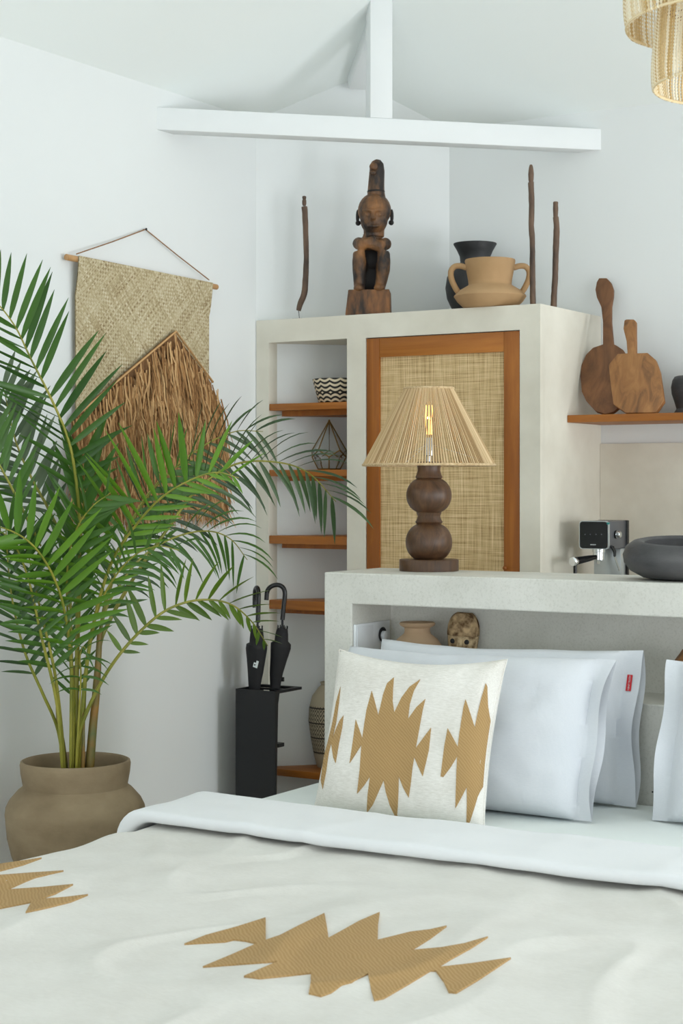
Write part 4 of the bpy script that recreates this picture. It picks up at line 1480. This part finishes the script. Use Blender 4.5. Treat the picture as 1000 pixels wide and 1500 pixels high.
# ------------------------------------------------------------------ pillows and cushion
def pillow_fn(origin, ax, up_, W, H, T, flap=0.0, pinch=0.05, seed=0.0, wr_=0.006, p=0.42, pinch_y=None, sag=0.0):
    pinch_y = pinch if pinch_y is None else pinch_y
    nrm_ = ax.cross(up_).normalized()
    if nrm_.y > 0:
        nrm_ = -nrm_

    def S(a, b_, side, lift=0.0):
        x = a * (1 - pinch * (1 - b_ * b_) * abs(a) ** 3)
        y = b_ * (1 - (pinch_y if b_ > 0 else min(pinch_y, 0.012)) * (1 - a * a) * abs(b_) ** 3)
        if b_ > 0:
            y -= sag * b_ * b_ * (math.sin((a + 1) * 2.2) + 0.5 * noise.noise(Vector((a * 3 + seed, 0, seed))))
        aa = a
        fl_ = 0.0
        if flap:
            lim = 1 - flap
            aa = min(1, (a + 1) / (1 + lim) * 2 - 1)
            if a > lim:
                fl_ = (a - lim) / flap
        bul = T * max(0.0, (1 - aa ** 4) * (1 - b_ ** 4)) ** p
        if flap:
            bul = max(bul, 0.010 * (1 - b_ ** 6) + 0.018 * fl_ * (1 - b_ ** 2))
        q = origin + ax * (x * W / 2) + up_ * ((y + 1) * H / 2)
        nz = noise.noise(Vector((a * 2.2 + seed, b_ * 2.2, seed))) * wr_ + (0.6 * wr_) * noise.noise(Vector((a * 5 + seed, b_ * 4, seed + 3)))
        wav = 0.014 * fl_ * math.sin(b_ * 5.0 + seed)
        edge = (1 - max(abs(a), abs(b_)) ** 8)
        return q + nrm_ * (side * (bul + lift) + nz * edge * (1 if side > 0 else 0.3) + wav)
    return S, nrm_


def pillow(name, label, cat, mat, S, group=None, nu=56, nv=44, loc=None):
    mb_ = MB().grid(lambda u, v_: S(u * 2 - 1, v_ * 2 - 1, 1), nu, nv).grid(lambda u, v_: S(1 - u * 2, v_ * 2 - 1, -1), nu, nv)
    if loc is not None:
        th_ = thing(name, label, cat, loc, group)
        o = mb_.build('pillow_cover', mat, th_, smooth=True, weld=True, angle=75)
        return th_, o
    o = mb_.build(name, mat, smooth=True, weld=True, angle=75)
    tag(o, label, cat, group)
    return o, o


XA = Vector((1, 0, 0))
grp = 'white bed pillows against the headboard'
# back pillow, upright against the ledge, with the red woven tag on its loose end
S, nb = pillow_fn(Vector((-2.145, 4.374, BZ + 0.006)), XA, Vector((0, 0.06, 0.43)).normalized(), 0.83, 0.418, 0.078, 0.14, 0.02, 1.7, 0.011, sag=0.035)
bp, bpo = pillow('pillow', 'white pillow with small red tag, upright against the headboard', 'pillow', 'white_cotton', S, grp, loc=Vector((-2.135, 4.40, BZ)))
tg0, tg1 = S(0.925, 0.70, 1), S(0.925, 0.48, 1)
ctr = (tg0 + tg1) / 2
tw, thh = 0.0075, 0.0225
tm = MB()
au = (tg0 - tg1).normalized()
ar = XA
tm.prism([ctr + ar * (sx * tw) + au * (sy * thh) + nb * 0.0015 for sx, sy in ((-1, -1), (1, -1), (1, 1), (-1, 1))], nb * 0.0012)
rt = tm.build('red_tag', 'red_tag', bp)
tag(rt, 'red woven tag')
Mt = Matrix.Translation(ctr - bp.location + nb * 0.0034) @ Matrix(((au.x, -ar.x * -1, nb.x, 0), (au.y, -ar.y * -1, nb.y, 0), (au.z, -ar.z * -1, nb.z, 0), (0, 0, 0, 1)))
# text reads down the tag
ex, ez = -au, nb
ey = ez.cross(ex)
Mt = Matrix(((ex.x, ey.x, ez.x, 0), (ex.y, ey.y, ez.y, 0), (ex.z, ey.z, ez.z, 0), (0, 0, 0, 1)))
Mt = Matrix.Translation(ctr - bp.location + nb * 0.0031) @ Mt
text_mesh('HOTEL LINEN', 0.0066, 'mark_white', 'tag_lettering', rt, Mt)
# front pillow leaning on it
S, nb = pillow_fn(Vector((-2.165, 4.125, BZ + 0.006)), XA, Vector((0, 0.150, 0.40)).normalized(), 0.826, 0.432, 0.098, 0.12, 0.03, 5.2, 0.011, sag=0.03, p=0.38)
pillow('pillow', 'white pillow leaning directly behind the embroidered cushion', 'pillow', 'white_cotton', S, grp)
# pillow of the other half of the bed; its loose end is at the left
S, nb = pillow_fn(Vector((-1.235, 4.235, BZ + 0.006)), -XA, Vector((0, 0.13, 0.41)).normalized(), 0.80, 0.425, 0.085, 0.12, 0.02, 9.1, 0.011)
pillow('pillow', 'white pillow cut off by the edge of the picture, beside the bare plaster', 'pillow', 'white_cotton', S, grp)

# decorative cushion
cBL = Vector((-2.467, 3.935, BZ + 0.004))
cup = Vector((0, 0.133, 0.42)).normalized()
CW, CH = 0.514, 0.442
corg = Vector((-2.212, 3.905, BZ + 0.004))
PX_, PY_ = 0.07, 0.13
CS, cn = pillow_fn(corg, XA, cup, CW, CH, 0.064, 0.0, PX_, 12.3, 0.005, pinch_y=PY_)
cush = thing('cushion', 'square linen cushion with golden embroidered sunbursts in front of the pillows', 'cushion', Vector((corg.x, corg.y, BZ)))
mbc = MB().grid(lambda u, v_: CS(u * 2 - 1, v_ * 2 - 1, 1), 60, 60).grid(lambda u, v_: CS(1 - u * 2, v_ * 2 - 1, -1), 60, 60)
mbc.build('linen_cover', 'cushion_linen', cush, smooth=True, weld=True, angle=75)
ep = []
for k in range(40):
    ep.append(CS(-1 + 2 * k / 40, 1, 1))
for k in range(40):
    ep.append(CS(1, 1 - 2 * k / 40, 1))
for k in range(40):
    ep.append(CS(1 - 2 * k / 40, -1, 1))
for k in range(41):
    ep.append(CS(-1, -1 + 2 * k / 40, 1))
MB().tube(ep, 0.0022, 6, caps=False).build('edge_seam', 'cushion_linen', cush, smooth=True)


def cush_surf(px, py):
    bul = 0.05
    a = b_ = 0
    for _ in range(7):
        q = on_plane(px, py, corg + cn * bul, cn)
        d_ = q - corg
        a = max(-0.995, min(0.995, d_.dot(XA) / (CW / 2)))
        b_ = max(-0.995, min(0.995, d_.dot(cup) / (CH / 2) - 1))
        # undo the inward bow of the outline
        a = max(-0.995, min(0.995, a / (1 - PX_ * (1 - b_ * b_) * abs(a) ** 3)))
        b_ = max(-0.995, min(0.995, b_ / (1 - (PY_ if b_ > 0 else 0.012) * (1 - a * a) * abs(b_) ** 3)))
        bul = (CS(a, b_, 1) - corg).dot(cn)
    return CS(a, b_, 1), cn


sun = [(544.5, 1012), (549, 1028), (554, 1048), (557, 1036), (561, 1018), (567, 1001), (577, 992), (575.5, 1010), (575, 1028), (577.5, 1044), (588, 1022), (600, 1006), (615.5, 995), (606, 1012), (600, 1032), (597.5, 1053.5), (610, 1036), (623, 1024), (619, 1040), (615, 1062), (611, 1084), (608, 1100), (604, 1125), (601.5, 1148), (598.5, 1168.5), (591, 1155), (584, 1137.5), (583.5, 1160), (582.5, 1182), (581, 1201), (571, 1180), (565, 1160), (562, 1143), (553, 1163), (546, 1179), (537, 1191.5), (538.5, 1164), (542, 1137.5), (533, 1151), (523, 1162.7), (525, 1145), (527, 1127), (529.5, 1090), (534, 1058), (537, 1039.5)]
small_l = [(521, 1054), (526, 1068), (530.5, 1081), (529.5, 1091), (520, 1106), (512, 1118), (514, 1105), (517, 1085)]
small_r = [(631.4, 1066), (628, 1099), (619, 1137), (612, 1122), (606, 1108), (609, 1096), (620, 1081)]
tri_r = [(655.7, 1067), (663, 1080), (670.6, 1094), (669.7, 1108), (660, 1124), (649, 1138.5), (645.4, 1137.6), (648, 1115), (651, 1092)]
sun_r = [(682, 1024.7), (689, 1045), (696, 1066), (700, 1046), (705, 1024.7), (711.7, 1001), (714, 1006), (715, 1035), (715, 1060), (711, 1095), (706, 1118), (704, 1151), (695, 1183), (686.5, 1209), (683, 1209), (684, 1180), (684, 1152.6), (676, 1168), (667, 1184), (668, 1150), (669, 1123.6), (670.6, 1095.6), (673, 1075), (676, 1054.5), (679, 1036)]
sun_l = [(498.5, 1006), (496, 1030), (492, 1058), (487, 1080), (481, 1103), (477.5, 1130), (472.5, 1156), (469.5, 1143), (473, 1110), (479, 1088), (486, 1060), (492, 1028)]
tri_l = [(503, 1048), (501, 1066), (496, 1090), (491.5, 1118), (488, 1110), (484.5, 1088), (491, 1070), (497, 1056)]
motif([sun, small_l, small_r, tri_r, sun_r, sun_l, tri_l], 'embroidered_motif', cush, cush_surf, thick=0.0018)

# ------------------------------------------------------------------ clay pot, palm
PQ = 1.14
PT = 4.66 * PQ
pc0 = at(110.5, 1178, PT)
pk = PT / F_PX
pot_z = {}


def prz(py): return EYE - (py - HORIZON) * pk


PZS = lambda z: EYE + (z - EYE) * PQ
pot = thing('plant_pot', 'weathered brown clay pot holding the palm beside the bed', 'pot', (pc0.x, pc0.y, 0))
PZ = [(0.115, 0.0), (0.130, 0.02), (0.152, 0.12), (0.172, 0.22), (0.184, 0.31), (0.190, 0.375), (0.188, 0.392), (0.178, 0.412), (0.155, 0.438), (0.142, 0.448), (0.142, 0.452), (0.148, 0.485), (0.150, 0.508), (0.148, 0.516), (0.143, 0.518), (0.138, 0.512), (0.136, 0.480), (0.13, 0.455), (0.001, 0.450)]
PZ = [(r * PQ, max(0.0, PZS(z)) if z > 0.25 else z * 0.55) for r, z in PZ]
MB().lathe(PZ, 56, (pc0.x, pc0.y, 0)).build('pot_body', 'pot_clay', pot, smooth=True, angle=50)
sm = MB().lathe([(0.1335 * PQ, PZS(0.456)), (0.1335 * PQ, PZS(0.470)), (0.09, PZS(0.474)), (0.04, PZS(0.478)), (0.001, PZS(0.476))], 40, (pc0.x, pc0.y, 0))
for q in sm.v:
    q.z += 0.006 * noise.noise(q * 45) if (q - Vector((pc0.x, pc0.y, q.z))).length < 0.125 else 0
sm.build('soil', 'soil', pot, smooth=True)

palm = thing('areca_palm', 'lush green areca palm with arching fronds growing in the clay pot', 'palm', (pc0.x, pc0.y, PZS(0.478)))
SOILZ = PZS(0.470)


def wall_lim(px):
    return (-WX - 0.045) / -(CA * (px - CX) / F_PX - SA)


def P3(px, py, t):
    return at(px, py, min(t * PQ, wall_lim(px)))


# canes: short stems rising from the soil
def soil_pt(px, dy=0.0):
    return Vector((at(px, 1118, PT).x + dy * FWD.x, at(px, 1118, PT).y + dy * FWD.y, SOILZ))


canes = [([(95, 1118), (91, 1088), (86, 1062), (84, 1035)], 5.0, 0.02), ([(106, 1118), (106, 1060), (105, 1000), (103, 955)], 4.0, -0.02), ([(112, 1118), (112, 1070), (111, 1020), (110, 975)], 6.0, 0.0),
         ([(119, 1118), (120, 1060), (124, 1000), (128, 960)], 4.2, 0.03), ([(131, 1118), (136, 1065), (141, 1015), (144, 965), (146, 925)], 7.2, -0.015), ([(124, 1118), (122, 1075), (121, 1030)], 3.2, -0.04)]
for pts_, r_, dt in canes:
    q = [soil_pt(pts_[0][0], dt)] + [at(x, y, PT + dt) for x, y in pts_[1:]]
    q[0].z -= 0.0
    cs = catmull(q, 5)
    MB().tube(cs, [r_ * pk * (1.0 - 0.45 * i / (len(cs) - 1)) for i in range(len(cs))], 10).build('cane', 'cane', palm, smooth=True)

fr_rnd = random.Random(11)
LEAF_OBJECTS = [0]
rest = MB()


def leaflet_geo(mb, base, d0, side_n, L, Wd, droop, up_bend=0.0, segs=6):
    """blade folded slightly along its midrib, curving down towards its tip"""
    pts_ = [base]
    d_ = d0.normalized()
    step = L / segs
    dirs = [d_]
    for i in range(segs):
        d_ = (d_ + Vector((0, 0, -droop * (0.3 + 1.4 * i / segs) / segs))).normalized()
        pts_.append(pts_[-1] + d_ * step)
        dirs.append(d_)
    vs_, fs = [], []
    prof_ = [0.35, 0.85, 1.0, 0.95, 0.78, 0.48, 0.04]
    for i, p_ in enumerate(pts_):
        w_ = side_n - dirs[i] * side_n.dot(dirs[i])
        if w_.length < 1e-4:
            w_ = dirs[i].orthogonal()
        w_.normalize()
        n_ = dirs[i].cross(w_).normalized()
        hw_ = Wd / 2 * prof_[i]
        vs_ += [p_ + w_ * hw_ + n_ * hw_ * 0.35, p_, p_ - w_ * hw_ + n_ * hw_ * 0.35]
    for i in range(segs):
        a = i * 3
        fs += [(a, a + 1, a + 4, a + 3), (a + 1, a + 2, a + 5, a + 4)]
    mb.add(vs_, fs)


def frond(pts_, start, n, Lpx, aR, aL, rR, rL, mat, droop=0.25, wid=10.0, r0=3.2, single=True, lenR=1.0, lenL=1.0, tipL=0.45, stalk='stalk', jitter=0.12, tilt=0.55):
    """pts_: (px, py, depth); leaflets from fraction `start` of the rachis to its tip.
    aR/aL: angle from the rachis (degrees); rR/rL: swing towards the viewer (degrees)"""
    C_ = [P3(*q) for q in pts_]
    if pts_[0][1] > 900:
        dd = pts_[0][0] - 112
        C_ = [soil_pt(112 + dd * 0.55, (pts_[0][2] - 4.66) * 0.7)] + C_
    cs = catmull(C_, 8)
    # arc length table
    seg = [0.0]
    for i in range(1, len(cs)):
        seg.append(seg[-1] + (cs[i] - cs[i - 1]).length)
    tot = seg[-1]
    rr = [(r0 * (1 - s_ / tot) ** 0.8 + 0.55) * pk * min(1, 0.45 + 6 * s_ / tot) for s_ in seg]
    fo_ = MB().tube(cs, rr, 7).build('frond', stalk, palm, smooth=True)
    for i in range(n):
        f_ = start + (1 - start) * (i + 0.35) / n
        s_ = f_ * tot
        j = 0
        while j < len(seg) - 2 and seg[j + 1] < s_:
            j += 1
        w_ = (s_ - seg[j]) / max(1e-6, seg[j + 1] - seg[j])
        p_ = cs[j].lerp(cs[j + 1], w_)
        T_ = (cs[min(j + 2, len(cs) - 1)] - cs[max(j - 1, 0)]).normalized()
        vdir = (EYEPT - p_).normalized()
        Sx = T_.cross(vdir)
        if Sx.length < 0.15:
            Sx = RIGHT.copy()
        Sx.normalize()          # to the right of the growing direction as seen in the picture
        Vn = Sx.cross(T_).normalized()
        u = (i + 0.5) / n
        prof_ = (0.55 + 0.45 * math.sin(min(1, u * 2.2) * math.pi / 2)) * (1 - (1 - tipL) * max(0, (u - 0.45) / 0.55) ** 1.3)
        for sg, ang, rol, lf in ((1, aR, rR, lenR), (-1, aL, rL, lenL)):
            if lf <= 0:
                continue
            if fr_rnd.random() < 0.04:
                continue
            a = math.radians(ang * (1 - 0.35 * u) + fr_rnd.uniform(-7, 7))
            ro = math.radians(rol + fr_rnd.uniform(-12, 12))
            d0 = T_ * math.cos(a) + (Sx * sg * math.cos(ro) + Vn * math.sin(ro)) * math.sin(a)
            L_ = Lpx * pk * prof_ * lf * fr_rnd.uniform(1 - jitter, 1 + jitter)
            wsc = min(1.0, L_ / (Lpx * pk * 0.75)) ** 0.7
            wide = (T_ * 0.9 + vdir.cross(d0).normalized() * tilt)
            base = p_ + T_ * fr_rnd.uniform(-0.004, 0.004)
            if single and LEAF_OBJECTS[0] < 300:
                mb_ = MB()
                leaflet_geo(mb_, base, d0, wide, L_, wid * wsc * pk * fr_rnd.uniform(0.8, 1.1), droop)
                for q in mb_.v:
                    q.x = max(q.x, WX + 0.010)
                mb_.build('leaflet', mat, fo_, smooth=True, angle=80, recalc=False)
                LEAF_OBJECTS[0] += 1
            else:
                o_ = len(rest.v)
                leaflet_geo(rest, base, d0, wide, L_, wid * wsc * pk * fr_rnd.uniform(0.8, 1.1), droop)
                for q in rest.v[o_:]:
                    q.x = max(q.x, WX + 0.010)
    return fo_


# 1 tall frond leaning to the upper left, blades up to the right in front of the mat
frond([(112, 1000, 4.66), (116, 860, 4.60), (116, 760, 4.55), (108, 680, 4.50), (95, 630, 4.47), (72, 578, 4.43), (45, 525, 4.39), (22, 478, 4.36), (-8, 440, 4.33), (-40, 415, 4.30)], 0.56, 22, 128, 62, 46, 15, 10, 'leaf_mid', 0.10, 9.8, 3.4, tipL=0.5)
# 2 the long frond arching to the right past the niche
frond([(143, 965, 4.66), (160, 910, 4.68), (200, 840, 4.74), (245, 775, 4.80), (290, 715, 4.88), (345, 680, 4.96), (405, 677, 5.02), (452, 693, 5.06), (492, 735, 5.10)], 0.46, 26, 96, 62, 58, -12, 24, 'leaf_dark', 0.75, 7.0, 3.4, tipL=0.8)
# 3 bright blades standing up in the middle
frond([(124, 1000, 4.62), (140, 900, 4.58), (165, 820, 4.54), (200, 768, 4.50), (235, 730, 4.47), (275, 705, 4.45), (315, 692, 4.45), (350, 700, 4.46)], 0.44, 19, 130, 56, 84, -8, 12, 'leaf_bright', 0.05, 11.0, 3.3, lenR=0.5, tipL=0.45)
# 4 lower arch to the right ending in front of the umbrellas
frond([(116, 1075, 4.62), (140, 1015, 4.62), (168, 968, 4.62), (205, 925, 4.64), (245, 893, 4.66), (290, 879, 4.70), (335, 884, 4.74), (368, 910, 4.78), (392, 946, 4.82)], 0.40, 17, 74, 48, 70, -10, 10, 'leaf_olive', 0.18, 10.5, 2.9, lenR=0.62, tipL=0.35)
# 5 frond behind, sweeping up to the right with thin bowed tips
frond([(146, 930, 4.72), (170, 830, 4.80), (205, 745, 4.88), (250, 690, 4.98), (300, 652, 5.08), (345, 632, 5.16), (385, 632, 5.22)], 0.45, 20, 92, 60, 52, 0, 10, 'leaf_dark', 0.55, 7.0, 2.8, tipL=0.8)
# 6 broad bright blades low on the left
frond([(106, 1010, 4.60), (100, 930, 4.56), (88, 870, 4.50), (66, 822, 4.44), (38, 790, 4.40), (0, 772, 4.36), (-36, 770, 4.34)], 0.42, 16, 112, 72, 55, 10, 25, 'leaf_bright', 0.10, 11.5, 3.0, lenL=0.7, tipL=0.6)
# 7 grey-green frond at the far left
frond([(104, 900, 4.60), (92, 800, 4.58), (72, 748, 4.56), (46, 700, 4.53), (26, 655, 4.50), (14, 610, 4.48), (4, 560, 4.46)], 0.42, 17, 92, 52, 56, 12, 5, 'leaf_grey', 0.10, 11.0, 2.6, tipL=0.6)
# 8 left lower frond with dark blades
frond([(85, 1070, 4.62), (62, 1015, 4.58), (38, 960, 4.54), (22, 900, 4.50), (14, 850, 4.48), (10, 800, 4.46), (8, 760, 4.45)], 0.40, 14, 75, 58, 55, 5, 5, 'leaf_dark', 0.12, 8.5, 2.4, tipL=0.7)
# 9 arch with hanging blades below the mat
frond([(147, 925, 4.66), (180, 850, 4.68), (218, 808, 4.72), (262, 785, 4.78), (305, 778, 4.84), (338, 790, 4.90), (362, 820, 4.94)], 0.50, 17, 88, 60, 56, -18, 10, 'leaf_dark', 0.95, 5.5, 2.4, tipL=0.8)
# 10 dense upright bunch in the heart of the plant
frond([(112, 975, 4.64), (113, 880, 4.60), (118, 800, 4.57), (122, 745, 4.55), (124, 700, 4.54), (122, 665, 4.53)], 0.55, 11, 105, 34, 34, 15, 15, 'leaf_mid', 0.05, 13.0, 3.0, tipL=0.7)
# 11 frond from the right heart towards the mat, darker, behind the bright one
frond([(146, 935, 4.70), (165, 850, 4.74), (185, 780, 4.78), (215, 725, 4.82), (250, 690, 4.86), (285, 672, 4.90)], 0.45, 15, 100, 55, 66, 0, 0, 'leaf_dark', 0.15, 10.0, 2.8, tipL=0.7)
# 12 thin dark upright frond behind the canes
frond([(106, 1070, 4.72), (106, 1000, 4.74), (105, 930, 4.76), (104, 870, 4.78), (104, 820, 4.80)], 0.35, 13, 66, 48, 48, 0, 0, 'leaf_dark', 0.05, 7.0, 1.8, tipL=0.8)
# 13 frond leaning left through the canes
frond([(88, 1050, 4.60), (80, 985, 4.57), (68, 930, 4.54), (56, 880, 4.52), (46, 835, 4.50), (38, 790, 4.49)], 0.45, 12, 80, 58, 58, 10, 10, 'leaf_mid', 0.15, 10.0, 2.8, tipL=0.8)
# 14 small drooping spray in front of the canes
frond([(118, 1000, 4.56), (117, 968, 4.50), (119, 952, 4.45), (122, 947, 4.40), (126, 952, 4.36)], 0.45, 7, 50, 80, 80, 10, 10, 'leaf_mid', 0.95, 5.0, 1.4, tipL=0.9)
# 15 mid frond to the right below the bright blades
frond([(128, 960, 4.62), (145, 890, 4.58), (165, 850, 4.54), (195, 815, 4.50), (230, 800, 4.47), (262, 806, 4.45)], 0.50, 11, 66, 58, 62, -5, 15, 'leaf_mid', 0.60, 6.5, 2.2, tipL=0.7)
# 16 frond left of the heart, broad mid green
frond([(104, 960, 4.58), (98, 880, 4.54), (100, 820, 4.50), (112, 775, 4.46), (135, 742, 4.43), (162, 722, 4.41)], 0.52, 12, 86, 52, 62, 5, 10, 'leaf_bright', 0.10, 10.0, 2.4, tipL=0.6)
# 17 back left frond with thin bowed leaflets at the picture's edge
frond([(84, 1035, 4.58), (60, 930, 4.52), (42, 850, 4.48), (22, 800, 4.44), (-6, 775, 4.40), (-40, 775, 4.36)], 0.50, 14, 80, 60, 60, 0, 10, 'leaf_grey', 0.35, 7.0, 2.6, tipL=0.8)
# 18 upper left edge spray
frond([(60, 800, 4.50), (20, 720, 4.44), (-10, 660, 4.40), (-25, 600, 4.38)], 0.3, 12, 85, 50, 50, 0, 0, 'leaf_dark', 0.1, 9.0, 2.0, tipL=0.7)
if rest.v:
    ro_ = rest.build('leaflets', 'leaf_mid', palm, smooth=True, angle=80, recalc=False)
    tag(ro_, kind='stuff')

# ------------------------------------------------------------------ beaded pendant lamp
DT = 3.9
pd = at(1092, 128, DT)
dk = DT / F_PX
pend = thing('pendant_lamp', 'tiered pendant lamp of cream beaded strings above the bed', 'pendant lamp', (pd.x, pd.y, pd.z))
zc = RZ - max(abs(pd.x - (WX + half)), 0) * SLOPE
zceil = EAVE + SLOPE * min(pd.x - WX, BY - pd.y, RX - pd.x)
tiers = [(139, 128, 0.20), (181, 38, 0.24), (225, -75, 0.24)]
for (Rp, py, hgt) in tiers:
    R_ = Rp * dk
    z0 = EYE + (HORIZON - py) * dk
    nS = int(Rp * 0.95)
    tb_ = MB()
    for i in range(nS):
        a = 2 * math.pi * i / nS
        rr, pp = [], []
        nb_ = 26
        for j in range(nb_ * 2 + 1):
            s_ = j / (nb_ * 2)
            sway = 0.004 * noise.noise(Vector((a * 3, s_ * 2, Rp)))
            Rz = R_ * (1 - 0.10 * s_ - 0.05 * (1 - s_) ** 6)
            pp.append(Vector((pd.x + (Rz + sway) * math.cos(a), pd.y + (Rz + sway) * math.sin(a), z0 + hgt * s_)))
            rr.append(0.0042 if j % 2 else 0.0016)
        tb_.tube(pp, rr, 4, caps=False)
    to_ = tb_.build('bead_tier', 'bead_cream', pend, smooth=True, angle=90, recalc=False)
    tag(to_, kind='stuff')
    hoop = ring(Vector((pd.x, pd.y, z0 + hgt)), R_ * 0.9, 0.006).build('hoop', 'rope', pend, smooth=True)
    ring(Vector((pd.x, pd.y, z0 + 0.004)), R_ * 0.955, 0.0035).build('hem_string', 'bead_cream', pend, smooth=True)
    sp_ = MB()
    for i in range(4):
        a = i * math.pi / 2
        sp_.tube([Vector((pd.x, pd.y, z0 + hgt)), Vector((pd.x + R_ * 0.9 * math.cos(a), pd.y + R_ * 0.9 * math.sin(a), z0 + hgt))], 0.003, 6)
    sp_.build('spoke', 'rope', hoop)
ztop = EYE + (HORIZON + 75) * dk + 0.24
MB().tube([Vector((pd.x, pd.y, EYE + (HORIZON - 128) * dk + 0.20)), Vector((pd.x, pd.y, zceil - 0.002))], 0.004, 8).build('hanging_cord', 'rope', pend, smooth=True)
MB().lathe([(0.05, -0.05), (0.05, -0.02), (0.02, -0.003)], 24, (pd.x, pd.y, zceil)).build('ceiling_rose', 'timber_paint', pend, smooth=True)
